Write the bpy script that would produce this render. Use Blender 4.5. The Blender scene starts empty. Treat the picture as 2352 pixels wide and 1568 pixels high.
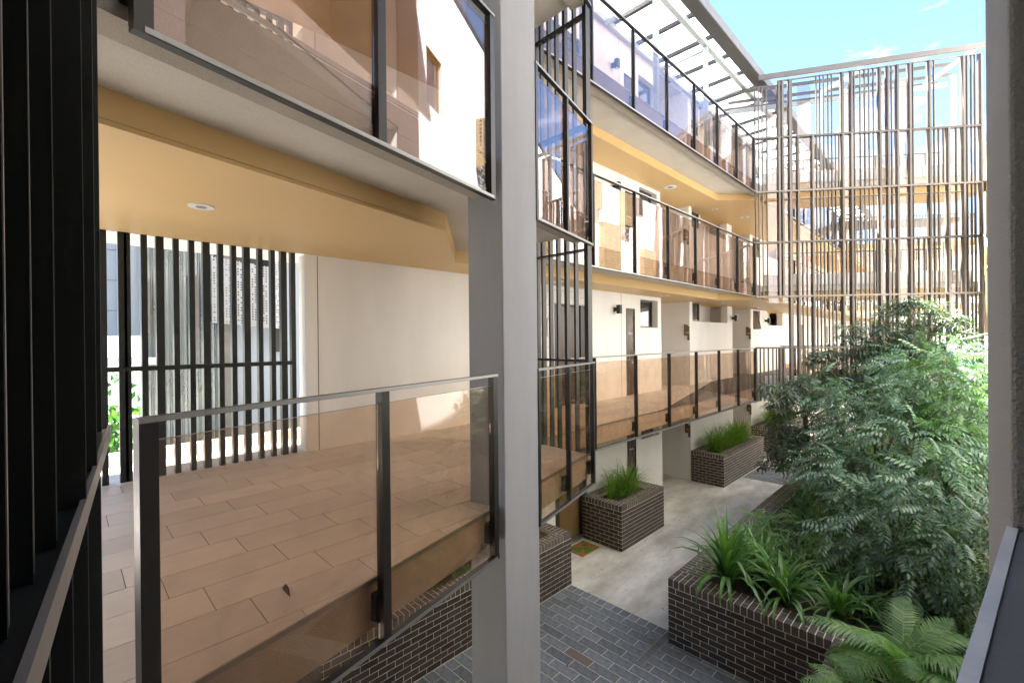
import bpy, math, random
import numpy as np
from math import sin, cos, pi, radians
from mathutils import Matrix, Vector
random.seed(7)
S = bpy.context.scene
COL = S.collection

# ------------------------------------------------------------------ camera
cam_d = bpy.data.cameras.new("camera")
cam = bpy.data.objects.new("camera", cam_d)
COL.objects.link(cam)
PIT, ROLL, POL = radians(-0.15), radians(-0.54), radians(135.2)
fw = Vector((cos(POL) * cos(PIT), sin(POL) * cos(PIT), sin(PIT)))
rt = Vector((sin(POL), -cos(POL), 0))
up = rt.cross(fw)
R_ = rt * cos(ROLL) + up * sin(ROLL)
U_ = -rt * sin(ROLL) + up * cos(ROLL)
m = Matrix.Identity(4)
for i in range(3):
    m[i][0], m[i][1], m[i][2] = R_[i], U_[i], -fw[i]
m[2][3] = 4.6
cam.matrix_world = m
cam_d.sensor_width = 36
cam_d.lens = 36 * 1042 / 2352
cam_d.clip_start = 0.03
cam_d.clip_end = 2000
S.camera = cam

# ------------------------------------------------------------------ world and sun
SUN = Vector((-0.43, -0.25, 0.867)).normalized()
w = bpy.data.worlds.new("World")
S.world = w
w.use_nodes = True
wn, wl = w.node_tree.nodes, w.node_tree.links
wn.clear()
sky = wn.new("ShaderNodeTexSky")
sky.sky_type = 'NISHITA'
sky.sun_disc = False
sky.sun_elevation = math.asin(SUN.z)
sky.sun_rotation = math.atan2(SUN.x, SUN.y)
sky.air_density = 0.85
sky.dust_density = 0.3
sky.ozone_density = 4.0
tc = wn.new("ShaderNodeTexCoord")
mp = wn.new("ShaderNodeMapping")
mp.inputs['Scale'].default_value = (1.0, 1.0, 2.6)
nz = wn.new("ShaderNodeTexNoise")
nz.inputs['Scale'].default_value = 2.3
nz.inputs['Detail'].default_value = 7
nz.inputs['Roughness'].default_value = 0.58
rp = wn.new("ShaderNodeValToRGB")
rp.color_ramp.elements[0].position = 0.57
rp.color_ramp.elements[1].position = 0.80
mx = wn.new("ShaderNodeMixRGB")
mx.inputs['Color2'].default_value = (9.5, 10.0, 10.8, 1)
bg = wn.new("ShaderNodeBackground")
bg.inputs['Strength'].default_value = 0.05
wo = wn.new("ShaderNodeOutputWorld")
wl.new(tc.outputs['Generated'], mp.inputs['Vector'])
wl.new(mp.outputs[0], nz.inputs['Vector'])
wl.new(nz.outputs['Fac'], rp.inputs[0])
wl.new(rp.outputs[0], mx.inputs['Fac'])
wl.new(sky.outputs[0], mx.inputs['Color1'])
wl.new(mx.outputs[0], bg.inputs['Color'])
wl.new(bg.outputs[0], wo.inputs[0])
sd = bpy.data.lights.new("sun", 'SUN')
sd.energy = 5.0
sd.angle = radians(0.5)
sd.color = (1.0, 0.965, 0.92)
so = bpy.data.objects.new("sun", sd)
COL.objects.link(so)
so.rotation_euler = SUN.to_track_quat('Z', 'Y').to_euler()
so.location = (0, 0, 30)
S.view_settings.view_transform = 'Standard'
S.view_settings.look = 'None'
S.view_settings.gamma = 1
S.view_settings.exposure = 3.7
S.render.engine = 'CYCLES'
S.cycles.use_denoising = True
S.cycles.max_bounces = 12
S.cycles.diffuse_bounces = 8
S.cycles.glossy_bounces = 5
S.cycles.transparent_max_bounces = 24
S.cycles.caustics_reflective = False
S.cycles.caustics_refractive = False
S.cycles.sample_clamp_indirect = 6

# ------------------------------------------------------------------ materials
def mat(name, col, rough=0.6, metal=0.0, var=0.0, vscale=3.0, bump=0.0, bscale=120.0, rand=0.0, spec=0.5, col2=None, speck=0.0, stretch=None):
    M = bpy.data.materials.new(name)
    M.use_nodes = True
    N, L = M.node_tree.nodes, M.node_tree.links
    b = N['Principled BSDF']
    b.inputs['Base Color'].default_value = (*col, 1)
    b.inputs['Roughness'].default_value = rough
    b.inputs['Metallic'].default_value = metal
    b.inputs['Specular IOR Level'].default_value = spec
    t = N.new('ShaderNodeTexCoord')
    src = t.outputs['Object']
    if stretch:
        k = N.new('ShaderNodeMapping')
        k.inputs['Scale'].default_value = stretch
        L.new(src, k.inputs[0])
        src = k.outputs[0]
    cur = None
    if var > 0 or col2:
        n = N.new('ShaderNodeTexNoise')
        n.inputs['Scale'].default_value = vscale
        n.inputs['Detail'].default_value = 6
        n.inputs['Roughness'].default_value = 0.62
        L.new(src, n.inputs['Vector'])
        r = N.new('ShaderNodeValToRGB')
        r.color_ramp.elements[0].position = 0.34
        r.color_ramp.elements[1].position = 0.68
        c2 = col2 or tuple(c * (1 - var) for c in col)
        c1 = col if col2 else tuple(min(1, c * (1 + var)) for c in col)
        r.color_ramp.elements[0].color = (*c2, 1)
        r.color_ramp.elements[1].color = (*c1, 1)
        L.new(n.outputs['Fac'], r.inputs[0])
        cur = r.outputs[0]
        rr = N.new('ShaderNodeMapRange')
        rr.inputs['To Min'].default_value = max(0.03, rough - 0.12)
        rr.inputs['To Max'].default_value = min(1, rough + 0.1)
        L.new(n.outputs['Fac'], rr.inputs[0])
        L.new(rr.outputs[0], b.inputs['Roughness'])
    if speck > 0:
        n = N.new('ShaderNodeTexNoise')
        n.inputs['Scale'].default_value = 160
        n.inputs['Detail'].default_value = 2
        L.new(t.outputs['Object'], n.inputs['Vector'])
        r = N.new('ShaderNodeMapRange')
        r.inputs['From Min'].default_value = 0.3
        r.inputs['From Max'].default_value = 0.7
        r.inputs['To Min'].default_value = 1 - speck
        r.inputs['To Max'].default_value = 1 + speck
        L.new(n.outputs['Fac'], r.inputs[0])
        x = N.new('ShaderNodeVectorMath'); x.operation = 'SCALE'
        if cur: L.new(cur, x.inputs[0])
        else: x.inputs[0].default_value = col
        L.new(r.outputs[0], x.inputs['Scale'])
        cur = x.outputs[0]
    if rand > 0:
        oi = N.new('ShaderNodeObjectInfo')
        r = N.new('ShaderNodeMapRange')
        r.inputs['To Min'].default_value = 1 - rand
        r.inputs['To Max'].default_value = 1 + rand
        L.new(oi.outputs['Random'], r.inputs[0])
        x = N.new('ShaderNodeVectorMath'); x.operation = 'SCALE'
        if cur: L.new(cur, x.inputs[0])
        else: x.inputs[0].default_value = col
        L.new(r.outputs[0], x.inputs['Scale'])
        cur = x.outputs[0]
    if cur: L.new(cur, b.inputs['Base Color'])
    if bump > 0:
        n = N.new('ShaderNodeTexNoise')
        n.inputs['Scale'].default_value = bscale
        n.inputs['Detail'].default_value = 4
        L.new(t.outputs['Object'], n.inputs['Vector'])
        bu = N.new('ShaderNodeBump')
        bu.inputs['Strength'].default_value = bump
        bu.inputs['Distance'].default_value = 0.01
        L.new(n.outputs['Fac'], bu.inputs['Height'])
        L.new(bu.outputs[0], b.inputs['Normal'])
    return M

def glassmat(name, tint, ior, gloss=(0.9, 0.92, 1.0), rough=0.0, dirt=0.06):
    M = bpy.data.materials.new(name)
    M.use_nodes = True
    N, L = M.node_tree.nodes, M.node_tree.links
    N.remove(N['Principled BSDF'])
    tr = N.new('ShaderNodeBsdfTransparent'); tr.inputs[0].default_value = (*tint, 1)
    gl = N.new('ShaderNodeBsdfGlossy'); gl.inputs['Color'].default_value = (*gloss, 1); gl.inputs['Roughness'].default_value = rough
    fr = N.new('ShaderNodeFresnel'); g0 = N.new('ShaderNodeNewGeometry'); mr0 = N.new('ShaderNodeMapRange')
    mr0.inputs['To Min'].default_value = ior; mr0.inputs['To Max'].default_value = 1 / ior
    L.new(g0.outputs['Backfacing'], mr0.inputs[0]); L.new(mr0.outputs[0], fr.inputs['IOR'])
    # gently wavy toughened glass
    t = N.new('ShaderNodeTexCoord'); n = N.new('ShaderNodeTexNoise'); n.inputs['Scale'].default_value = 1.6; n.inputs['Detail'].default_value = 0
    bu = N.new('ShaderNodeBump'); bu.inputs['Strength'].default_value = 0.045; bu.inputs['Distance'].default_value = 0.02
    L.new(t.outputs['Object'], n.inputs['Vector']); L.new(n.outputs['Fac'], bu.inputs['Height']); L.new(bu.outputs[0], gl.inputs['Normal'])
    mi = N.new('ShaderNodeMixShader')
    L.new(fr.outputs[0], mi.inputs[0]); L.new(tr.outputs[0], mi.inputs[1]); L.new(gl.outputs[0], mi.inputs[2])
    df = N.new('ShaderNodeBsdfDiffuse'); df.inputs[0].default_value = (.55, .5, .45, 1)
    n2 = N.new('ShaderNodeTexNoise'); n2.inputs['Scale'].default_value = 5; n2.inputs['Detail'].default_value = 6
    L.new(t.outputs['Object'], n2.inputs['Vector'])
    mr = N.new('ShaderNodeMapRange'); mr.inputs['From Min'].default_value = .45; mr.inputs['From Max'].default_value = .8; mr.inputs['To Max'].default_value = dirt
    L.new(n2.outputs['Fac'], mr.inputs[0])
    m2 = N.new('ShaderNodeMixShader')
    L.new(mr.outputs[0], m2.inputs[0]); L.new(mi.outputs[0], m2.inputs[1]); L.new(df.outputs[0], m2.inputs[2])
    L.new(m2.outputs[0], N['Material Output'].inputs[0])
    return M

def leafmat(name, col, col2, rough=0.42, trans=0.35, rand=0.2):
    M = bpy.data.materials.new(name)
    M.use_nodes = True
    N, L = M.node_tree.nodes, M.node_tree.links
    b = N['Principled BSDF']
    b.inputs['Roughness'].default_value = rough
    t = N.new('ShaderNodeTexCoord')
    n = N.new('ShaderNodeTexNoise'); n.inputs['Scale'].default_value = 3.5; n.inputs['Detail'].default_value = 4
    L.new(t.outputs['Object'], n.inputs['Vector'])
    g = N.new('ShaderNodeNewGeometry')
    ad = N.new('ShaderNodeMath'); ad.operation = 'ADD'
    mu = N.new('ShaderNodeMath'); mu.operation = 'MULTIPLY_ADD'; mu.inputs[1].default_value = 0.8; mu.inputs[2].default_value = -0.4
    L.new(g.outputs['Random Per Island'], mu.inputs[0])
    L.new(n.outputs['Fac'], ad.inputs[0]); L.new(mu.outputs[0], ad.inputs[1])
    r = N.new('ShaderNodeValToRGB')
    r.color_ramp.elements[0].color = (*col2, 1); r.color_ramp.elements[1].color = (*col, 1)
    r.color_ramp.elements[0].position = 0.25; r.color_ramp.elements[1].position = 0.8
    L.new(ad.outputs[0], r.inputs[0]); L.new(r.outputs[0], b.inputs['Base Color'])
    tl = N.new('ShaderNodeBsdfTranslucent')
    sc = N.new('ShaderNodeVectorMath'); sc.operation = 'MULTIPLY'; sc.inputs[1].default_value = (1.4, 1.7, 0.6)
    L.new(r.outputs[0], sc.inputs[0]); L.new(sc.outputs[0], tl.inputs[0])
    mi = N.new('ShaderNodeMixShader'); mi.inputs[0].default_value = trans
    L.new(b.outputs[0], mi.inputs[1]); L.new(tl.outputs[0], mi.inputs[2])
    L.new(mi.outputs[0], N['Material Output'].inputs[0])
    return M

MT = {}
MT['render'] = mat('painted_render', (.76, .745, .715), .85, var=.05, vscale=1.1, stretch=(1.3, 1.3, .35), bump=.25, bscale=260)
MT['render_grey'] = mat('rough_grey_render', (.44, .445, .45), .9, var=.05, vscale=2, bump=.55, bscale=190)
MT['column'] = mat('column_render', (.35, .357, .375), .85, var=.07, vscale=1.8, stretch=(1.4, 1.4, .3), bump=.35, bscale=230)
MT['soffit'] = mat('concrete_soffit', (.62, .59, .53), .9, var=.05, vscale=2, bump=.3, bscale=300, speck=.10)
MT['slab'] = mat('concrete_slab_edge', (.42, .38, .33), .9, var=.08, vscale=3, bump=.5, bscale=150, speck=.12)
MT['yellow'] = mat('ochre_ceiling_panel', (.66, .45, .20), .48, var=.03, vscale=1.2)
MT['bronze'] = mat('dark_bronze_metal', (.028, .026, .024), .38, metal=.35, var=.1, vscale=7)
MT['black'] = mat('black_powdercoat', (.015, .018, .0165), .42, metal=.1, var=.15, vscale=5)
MT['edge'] = mat('pale_metal_and_highlight', (.30, .30, .29), .42, metal=.6)  # plain metal parts; thin strips of it also paint edge highlights
MT['taupe'] = mat('taupe_metal_fin', (.125, .107, .09), .5, metal=.15, rand=.4, var=.05, vscale=6)
MT['galv'] = mat('galvanised_steel', (.46, .50, .49), .45, metal=.45, var=.15, vscale=14)
MT['tile'] = mat('porcelain_floor_tile', (.62, .575, .52), .5, var=.05, vscale=3.5, rand=.09, stretch=(3, 1, 1))
MT['grout'] = mat('dark_grout', (.11, .10, .09), .9)
MT['brick'] = mat('manganese_brick', (.050, .039, .034), .5, var=.25, vscale=30, rand=.4, bump=.35, bscale=160)
MT['brickcap'] = mat('brown_cap_brick', (.105, .086, .076), .6, var=.2, vscale=25, rand=.28, bump=.3, bscale=160)
MT['mortar'] = mat('cream_mortar', (.80, .72, .58), .92, var=.12, vscale=18, bump=.4, bscale=200)
MT['groundmat'] = mat('weathered_asphalt', (.16, .155, .145), .9, var=.1, vscale=2, bump=.2)
MT['shade_clad'] = mat('shade_brown_panel', (.17, .135, .115), .55, metal=.1, var=.08, vscale=2)  # dark brown standing in for shade on the mirrored facade
MT['trim'] = mat('pale_rail_trim', (.82, .79, .73), .45, metal=.1, var=.08, vscale=12)
MT['slate'] = mat('blue_grey_slate', (.24, .265, .285), .42, col2=(.115, .135, .155), vscale=4.5, rand=.24, bump=.3, bscale=28)
MT['slate_red'] = mat('reddish_slate', (.19, .145, .135), .55, var=.12, vscale=6, bump=.3, bscale=28)
MT['jointing'] = mat('pale_jointing', (.85, .79, .67), .9, var=.1, vscale=10)
MT['concrete'] = mat('burnished_concrete', (.74, .725, .68), .5, col2=(.42, .40, .35), vscale=1.6, bump=.08, bscale=60, stretch=(1.6, .6, 1))
MT['white'] = mat('white_metal', (.75, .76, .76), .4)
MT['palewall'] = mat('pale_panel', (.36, .41, .46), .5, var=.02, vscale=1)
MT['corr'] = mat('corrugated_zinc', (.36, .39, .38), .28, metal=.55, var=.12, vscale=1.5, stretch=(1, 1, .2))
MT['perf'] = mat('perforated_silver', (.42, .44, .45), .45, metal=.2)
MT['gold'] = mat('golden_perforated_metal', (.36, .27, .14), .4, metal=.3)
MT['signbronze'] = mat('bronze_sign', (.16, .115, .06), .4, metal=.5)
MT['door'] = mat('brown_door', (.075, .048, .03), .28, var=.12, vscale=2, stretch=(1, 1, .1))
MT['doorgold'] = mat('tan_entry_door', (.20, .125, .055), .35, var=.1, vscale=2)
MT['winframe'] = mat('bronze_window_frame', (.06, .055, .05), .35, metal=.3)
MT['wtile'] = mat('pale_wall_tile', (.60, .59, .57), .35, rand=.04)
MT['soil'] = mat('garden_soil', (.05, .035, .025), .95, var=.3, vscale=20, bump=.8, bscale=50)
MT['mulch'] = mat('bark_mulch', (.07, .05, .035), .95, var=.4, vscale=40, bump=1, bscale=60)
MT['bark'] = mat('grey_brown_bark', (.12, .09, .06), .9, var=.3, vscale=20, bump=.6, bscale=60)
MT['rail'] = mat('charcoal_capping', (.20, .19, .18), .68, var=.12, vscale=6, bump=.06, bscale=200)
MT['curtain'] = mat('sheer_curtain', (.7, .72, .7), .9)
MT['greensign'] = mat('green_exit_sign', (.02, .35, .2), .4)
MT['drain'] = mat('steel_grate', (.20, .20, .20), .4, metal=.7)
MT['glass'] = glassmat('bronze_tinted_glass', (.925, .835, .75), 1.5)
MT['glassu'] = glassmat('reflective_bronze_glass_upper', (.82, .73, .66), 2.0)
MT['glassr'] = glassmat('reflective_bronze_glass', (.88, .82, .78), 1.6)
MT['pane'] = glassmat('window_pane', (.35, .38, .38), 1.9)
MT['leaf_teal'] = leafmat('glossy_compound_leaf', (.15, .25, .145), (.075, .14, .10), .34, .26)
MT['leaf_dark'] = leafmat('dark_whorled_leaf', (.17, .20, .13), (.075, .12, .10), .36, .2)
MT['leaf_bright'] = leafmat('sunlit_young_leaf', (.09, .17, .04), (.035, .095, .03), .42, .4)
MT['strap'] = leafmat('strap_leaf', (.15, .29, .075), (.055, .14, .045), .34, .28)
MT['fern'] = leafmat('fern_frond', (.28, .42, .17), (.14, .27, .10), .5, .42)
MT['fernpale'] = leafmat('pale_tree_fern', (.13, .20, .085), (.06, .12, .045), .5, .4)
MT['grass'] = leafmat('planter_grass', (.24, .40, .06), (.10, .20, .035), .45, .42)
# translucent roofing
M = bpy.data.materials.new('opal_polycarbonate'); M.use_nodes = True
N, L = M.node_tree.nodes, M.node_tree.links
b = N['Principled BSDF']; b.inputs['Base Color'].default_value = (.8, .82, .84, 1); b.inputs['Roughness'].default_value = .35
tl = N.new('ShaderNodeBsdfTranslucent'); tl.inputs[0].default_value = (.82, .85, .88, 1)
mi = N.new('ShaderNodeMixShader'); mi.inputs[0].default_value = .55
L.new(b.outputs[0], mi.inputs[1]); L.new(tl.outputs[0], mi.inputs[2]); L.new(mi.outputs[0], N['Material Output'].inputs[0])
MT['opal'] = M
# doormat: green leaves printed on terracotta
M = mat('printed_coir', (.42, .13, .04), .95, bump=.6, bscale=300)
N, L = M.node_tree.nodes, M.node_tree.links
t = N.new('ShaderNodeTexCoord'); v = N.new('ShaderNodeTexVoronoi'); v.inputs['Scale'].default_value = 6.5
L.new(t.outputs['Object'], v.inputs['Vector'])
wv = N.new('ShaderNodeTexWave'); wv.inputs['Scale'].default_value = 9; wv.inputs['Distortion'].default_value = 6; L.new(t.outputs['Object'], wv.inputs['Vector'])
r = N.new('ShaderNodeValToRGB'); r.color_ramp.elements[0].color = (.08, .17, .02, 1); r.color_ramp.elements[1].color = (.42, .13, .04, 1)
r.color_ramp.elements[0].position = .68; r.color_ramp.elements[1].position = .72
ml = N.new('ShaderNodeMath'); ml.operation = 'MULTIPLY_ADD'; ml.inputs[1].default_value = .22
L.new(wv.outputs['Fac'], ml.inputs[0]); L.new(v.outputs['Distance'], ml.inputs[2]); L.new(ml.outputs[0], r.inputs[0])
L.new(r.outputs[0], N['Principled BSDF'].inputs['Base Color'])
MT['mat'] = M

# ------------------------------------------------------------------ helpers
def link(o, parent=None):
    COL.objects.link(o)
    if parent is not None: o.parent = parent
    return o

def tag(o, label=None, cat=None, group=None, kind=None):
    if label: o['label'] = label
    if cat: o['category'] = cat
    if group: o['group'] = group
    if kind: o['kind'] = kind
    return o

def empty(name, label, cat, loc=(0, 0, 0), group=None, kind=None):
    o = bpy.data.objects.new(name, None)
    o.empty_display_size = .1
    link(o); o.location = loc
    return tag(o, label, cat, group, kind)

class MB:
    def __init__(s): s.v, s.f = [], []
    def poly(s, pts):
        n = len(s.v); s.v += [tuple(p) for p in pts]; s.f.append(tuple(range(n, n + len(pts))))
    def hexa(s, p):
        n = len(s.v); s.v += [tuple(q) for q in p]
        for f in ((0, 3, 2, 1), (4, 5, 6, 7), (0, 1, 5, 4), (1, 2, 6, 5), (2, 3, 7, 6), (3, 0, 4, 7)):
            s.f.append(tuple(n + i for i in f))
        return s
    def box(s, x0, x1, y0, y1, z0, z1):
        return s.hexa([(x0, y0, z0), (x1, y0, z0), (x1, y1, z0), (x0, y1, z0), (x0, y0, z1), (x1, y0, z1), (x1, y1, z1), (x0, y1, z1)])
    def bar(s, p, q, wd, ht, u=(0, 0, 1)):
        # rectangular bar from p to q: wd across, ht along u
        p, q, u = Vector(p), Vector(q), Vector(u)
        d = (q - p).normalized(); a = d.cross(u).normalized(); c = a.cross(d).normalized()
        a = a * wd / 2; c = c * ht / 2
        return s.hexa([p - a - c, p + a - c, q + a - c, q - a - c, p - a + c, p + a + c, q + a + c, q - a + c])
    def prism(s, pts, z0, z1):
        n = len(pts); k = len(s.v)
        s.v += [(p[0], p[1], z0) for p in pts] + [(p[0], p[1], z1) for p in pts]
        s.f.append(tuple(k + i for i in reversed(range(n)))); s.f.append(tuple(k + n + i for i in range(n)))
        for i in range(n):
            j = (i + 1) % n; s.f.append((k + i, k + j, k + n + j, k + n + i))
        return s
    def tube(s, pts, rad, seg=8):
        k = len(s.v); m_ = len(pts)
        for i, p in enumerate(pts):
            p = Vector(p); a = Vector(pts[max(0, i - 1)]); b_ = Vector(pts[min(m_ - 1, i + 1)])
            d = (b_ - a).normalized(); u = Vector((0, 0, 1)) if abs(d.z) < .9 else Vector((1, 0, 0))
            x = d.cross(u).normalized(); y = d.cross(x)
            for j in range(seg):
                t_ = 2 * pi * j / seg; s.v.append(tuple(p + (x * cos(t_) + y * sin(t_)) * rad[i]))
        for i in range(m_ - 1):
            for j in range(seg):
                s.f.append((k + i * seg + j, k + i * seg + (j + 1) % seg, k + (i + 1) * seg + (j + 1) % seg, k + (i + 1) * seg + j))
        s.f.append(tuple(k + j for j in range(seg))); s.f.append(tuple(k + (m_ - 1) * seg + j for j in reversed(range(seg))))
        return s
    def disc(s, c, r, z0, z1, seg=20):
        return s.prism([(c[0] + r * cos(2 * pi * i / seg), c[1] + r * sin(2 * pi * i / seg)) for i in range(seg)], z0, z1)
    def mesh(s, name):
        me = bpy.data.meshes.new(name); me.from_pydata(s.v, [], s.f); me.update(); return me
    def build(s, name, m_, parent=None, kind=None, label=None, bevel=0):
        me = s.mesh(name); me.materials.append(MT[m_] if isinstance(m_, str) else m_)
        o = bpy.data.objects.new(name, me); link(o, parent)
        if bevel:
            bv = o.modifiers.new('bevel', 'BEVEL'); bv.width = bevel; bv.segments = 2; bv.limit_method = 'ANGLE'
        return tag(o, label, None, None, kind)

def inst(name, me, loc, rot=0, scale=(1, 1, 1), parent=None, kind=None):
    o = bpy.data.objects.new(name, me); link(o, parent)
    o.location = loc; o.rotation_euler = (0, 0, rot) if isinstance(rot, (int, float)) else rot; o.scale = scale
    if kind: o['kind'] = kind
    return o

def unit_cube(name, m_):
    me = MB().box(-.5, .5, -.5, .5, -.5, .5).mesh(name); me.materials.append(MT[m_]); return me

def clip(poly, a, b_):   # keep left side of a->b
    out = []
    for i in range(len(poly)):
        p, q = poly[i], poly[(i + 1) % len(poly)]
        sp = (b_[0] - a[0]) * (p[1] - a[1]) - (b_[1] - a[1]) * (p[0] - a[0])
        sq = (b_[0] - a[0]) * (q[1] - a[1]) - (b_[1] - a[1]) * (q[0] - a[0])
        if sp >= 0: out.append(p)
        if sp * sq < 0:
            t_ = sp / (sp - sq); out.append((p[0] + (q[0] - p[0]) * t_, p[1] + (q[1] - p[1]) * t_))
    return out

def text_obj(s_, size, mname, parent, M4, ext=.002, name='lettering'):
    cu = bpy.data.curves.new(name, 'FONT'); cu.body = s_; cu.size = size; cu.extrude = ext
    cu.align_x = 'CENTER'; cu.align_y = 'CENTER'; cu.materials.append(MT[mname])
    t0 = bpy.data.objects.new('t', cu); COL.objects.link(t0); bpy.context.view_layer.update()
    me = bpy.data.meshes.new_from_object(t0.evaluated_get(bpy.context.evaluated_depsgraph_get()))
    bpy.data.objects.remove(t0); me.name = name
    if not me.materials: me.materials.append(MT[mname])
    o = bpy.data.objects.new(name, me); link(o, parent); o.matrix_local = M4
    return o

def face_px(x, y, z):   # text plane facing +X (reads towards +Y)
    return Matrix(((0, 0, 1, x), (1, 0, 0, y), (0, 1, 0, z), (0, 0, 0, 1)))
def face_my(x, y, z):   # text plane facing -Y (reads towards +X)
    return Matrix(((1, 0, 0, x), (0, 0, -1, y), (0, 1, 0, z), (0, 0, 0, 1)))

WX = -6.38        # gallery wall plane
GX = -4.45        # gallery balustrade plane
FL = [0.0, 3.1, 6.2, 9.3]
A0 = Vector((-2.27, .19)); A1 = Vector((-3.45, 4.93))
AD = (A1 - A0).normalized(); AN = Vector((AD.y, -AD.x))      # AN points to the courtyard
def A(s_, off=0.0): p = A0 + AD * s_ + AN * off; return (p.x, p.y)
AL = (A1 - A0).length
C0 = Vector((-4.45, 14.69)); C1 = Vector((.28, 18.42))
CD = (C1 - C0).normalized(); CN = Vector((-CD.y, CD.x))      # CN points away from the camera
def Cp(s_, off=0.0): p = C0 + CD * s_ + CN * off; return (p.x, p.y)
CL = (C1 - C0).length

# ================================================================== ground
g = MB().box(-60, 60, -40, 140, -.3, -.012).build('ground', 'groundmat', kind='structure')
tag(g, 'grey concrete ground around the buildings')
g = MB().box(-8.4, -3.0, 6.76, 40, -.2, 0).build('path', 'concrete', kind='structure')
tag(g, 'pale burnished concrete path between the wall planters and the garden bed')

# slate paving: bed of jointing, every slate its own piece
pav = MB().box(-5.30, 1.5, -1, 6.755, -.2, -.0012).build('slate_paving', 'jointing', kind='structure')
tag(pav, 'blue grey slate paving laid in half bond in front of the garden bed')
slate_me = unit_cube('paving_slate', 'slate'); slate_red = unit_cube('paving_slate_reddish', 'slate_red')
TL, TW, JT = .437, .172, .010
def paving(parent, x0, x1, y1, rows, seed, cap=300, border=True):
    rnd = random.Random(seed); k = 0; st = MB()
    if border:
        x = x0 + .006
        while x < x1 - .05:
            inst('paving_slate', slate_me, (x + .075, y1 - .085, -.006), rnd.uniform(-.01, .01), (.15, .162, .014 + rnd.uniform(0, .003)), parent); x += .16; k += 1
        y = y1 - .175
    else: y = y1
    for r_ in range(rows):
        yc = y - (r_ + .5) * TW
        x = x0 - (.5 * TL if r_ % 2 else 0) - .03
        while x < x1:
            a, b_ = max(x, x0), min(x + TL - JT, x1)
            if b_ - a > .03:
                z = -.006 + rnd.uniform(0, .0025)
                if k < cap and yc > 2.6:
                    me = slate_red if (abs((a + b_) / 2 + 4.09) < .2 and abs(yc - 5.29) < .09) else slate_me
                    inst('paving_slate', me, ((a + b_) / 2, yc, z), rnd.uniform(-.004, .004), (b_ - a, TW - JT, .014), parent); k += 1
                else: st.box(a, b_, yc - TW / 2 + .005, yc + TW / 2 - .005, z - .007, z + .007)
            x += TL
    if st.v: st.build('paving_slates', 'slate', parent, kind='stuff')
paving(pav, -5.29, -1.2, 6.755, 34, 3, 285)
pav2 = MB().box(-5.3, -3.22, 15.95, 17.95, -.1, .002).build('far_slate_paving', 'jointing', kind='structure')
tag(pav2, 'slate paved strip crossing the path by the second wall planter')
rnd = random.Random(5)
for r_ in range(11):
    x = -5.3 - (.22 if r_ % 2 else 0)
    while x < -3.23:
        a, b_ = max(x, -5.29), min(x + TL - JT, -3.23)
        if b_ - a > .04: inst('paving_slate', slate_me, ((a + b_) / 2, 16.05 + r_ * TW, .001), 0, (b_ - a, TW - JT, .014), pav2)
        x += TL
# drain grate
dr = empty('drain_grate', 'narrow perforated steel drain grate set in the slate beside the brick bed corner', 'drain')
dm = MB().box(-3.38, -3.36, 5.80, 6.78, -.02, .006).box(-3.27, -3.25, 5.80, 6.78, -.02, .006)
dm.build('frame', 'edge', dr)
dm = MB()
for i in range(7): dm.box(-3.358 + i * .0135, -3.353 + i * .0135, 5.80, 6.78, -.012, .003)
for i in range(62): dm.box(-3.36, -3.27, 5.803 + i * .0158, 5.810 + i * .0158, -.012, .0015)
dm.build('grate', 'drain', dr)
MB().box(-3.36, -3.27, 5.80, 6.78, -.02, -.013).build('channel', 'black', dr)

# ================================================================== gallery building
gb = empty('apartment_building', 'cream rendered apartment building with ochre gallery ceilings facing the courtyard', 'building', (0, 0, 0))
# storey walls with openings; Y segments: solid wall / openings (y0,y1,z0,z1 above floor)
HB = [2.76, 2.70, 2.70, 3.35]
def wall_seg(y0, y1, lv, opens=(), depth=.25, x=WX):
    """wall between y0 and y1 on storey lv with rectangular openings, as boxes"""
    z0, z1 = FL[lv], FL[lv] + HB[lv]
    mb = MB(); ys = sorted({y0, y1, *[o[0] for o in opens], *[o[1] for o in opens]})
    for a, b_ in zip(ys[:-1], ys[1:]):
        zs = [(z0, z1)]
        for o in opens:
            if o[0] <= a + 1e-6 and o[1] >= b_ - 1e-6:
                nz_ = []
                for q in zs:
                    lo, hi = z0 + o[2], z0 + o[3]
                    if lo > q[0]: nz_.append((q[0], min(lo, q[1])))
                    if hi < q[1]: nz_.append((max(hi, q[0]), q[1]))
                zs = nz_
        for q in zs:
            if q[1] - q[0] > .005: mb.box(x - depth, x, a, b_, q[0], q[1])
    return mb.build('wall', 'render', gb)

pane_me = unit_cube('pane', 'pane'); frame_me = None
def window(y0, y1, z0, z1, x, awning=False, parent=None):
    parent = parent or gb
    f = MB(); t_ = .045
    f.box(x - .06, x, y0, y1, z0, z0 + t_).box(x - .06, x, y0, y1, z1 - t_, z1).box(x - .06, x, y0, y0 + t_, z0 + t_, z1 - t_).box(x - .06, x, y1 - t_, y1, z0 + t_, z1 - t_)
    fr = f.build('window', 'winframe', parent)
    MB().box(x - .036, x - .028, y0 + t_, y1 - t_, z0 + t_, z1 - t_).build('pane', 'pane', fr)
    MB().box(x - .13, x - .10, y0 + .05, y1 - .05, z0 + (z1 - z0) * .42, z1 - .05).build('blind', 'curtain', fr)
    MB().box(x - .5, x - .48, y0 - .1, y1 + .1, z0 - .1, z1 + .1).build('room_wall', 'slab', fr)
    if awning:
        a = MB().hexa([(x, y0, z1 - .03), (x + .02, y0, z1), (x + .02, y1, z1), (x, y1, z1 - .03), (x + .16, y0, z0 + .02), (x + .18, y0, z0 + .03), (x + .18, y1, z0 + .03), (x + .16, y1, z0 + .02)])
        a.build('awning_sash', 'pane', fr)
    return fr

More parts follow.
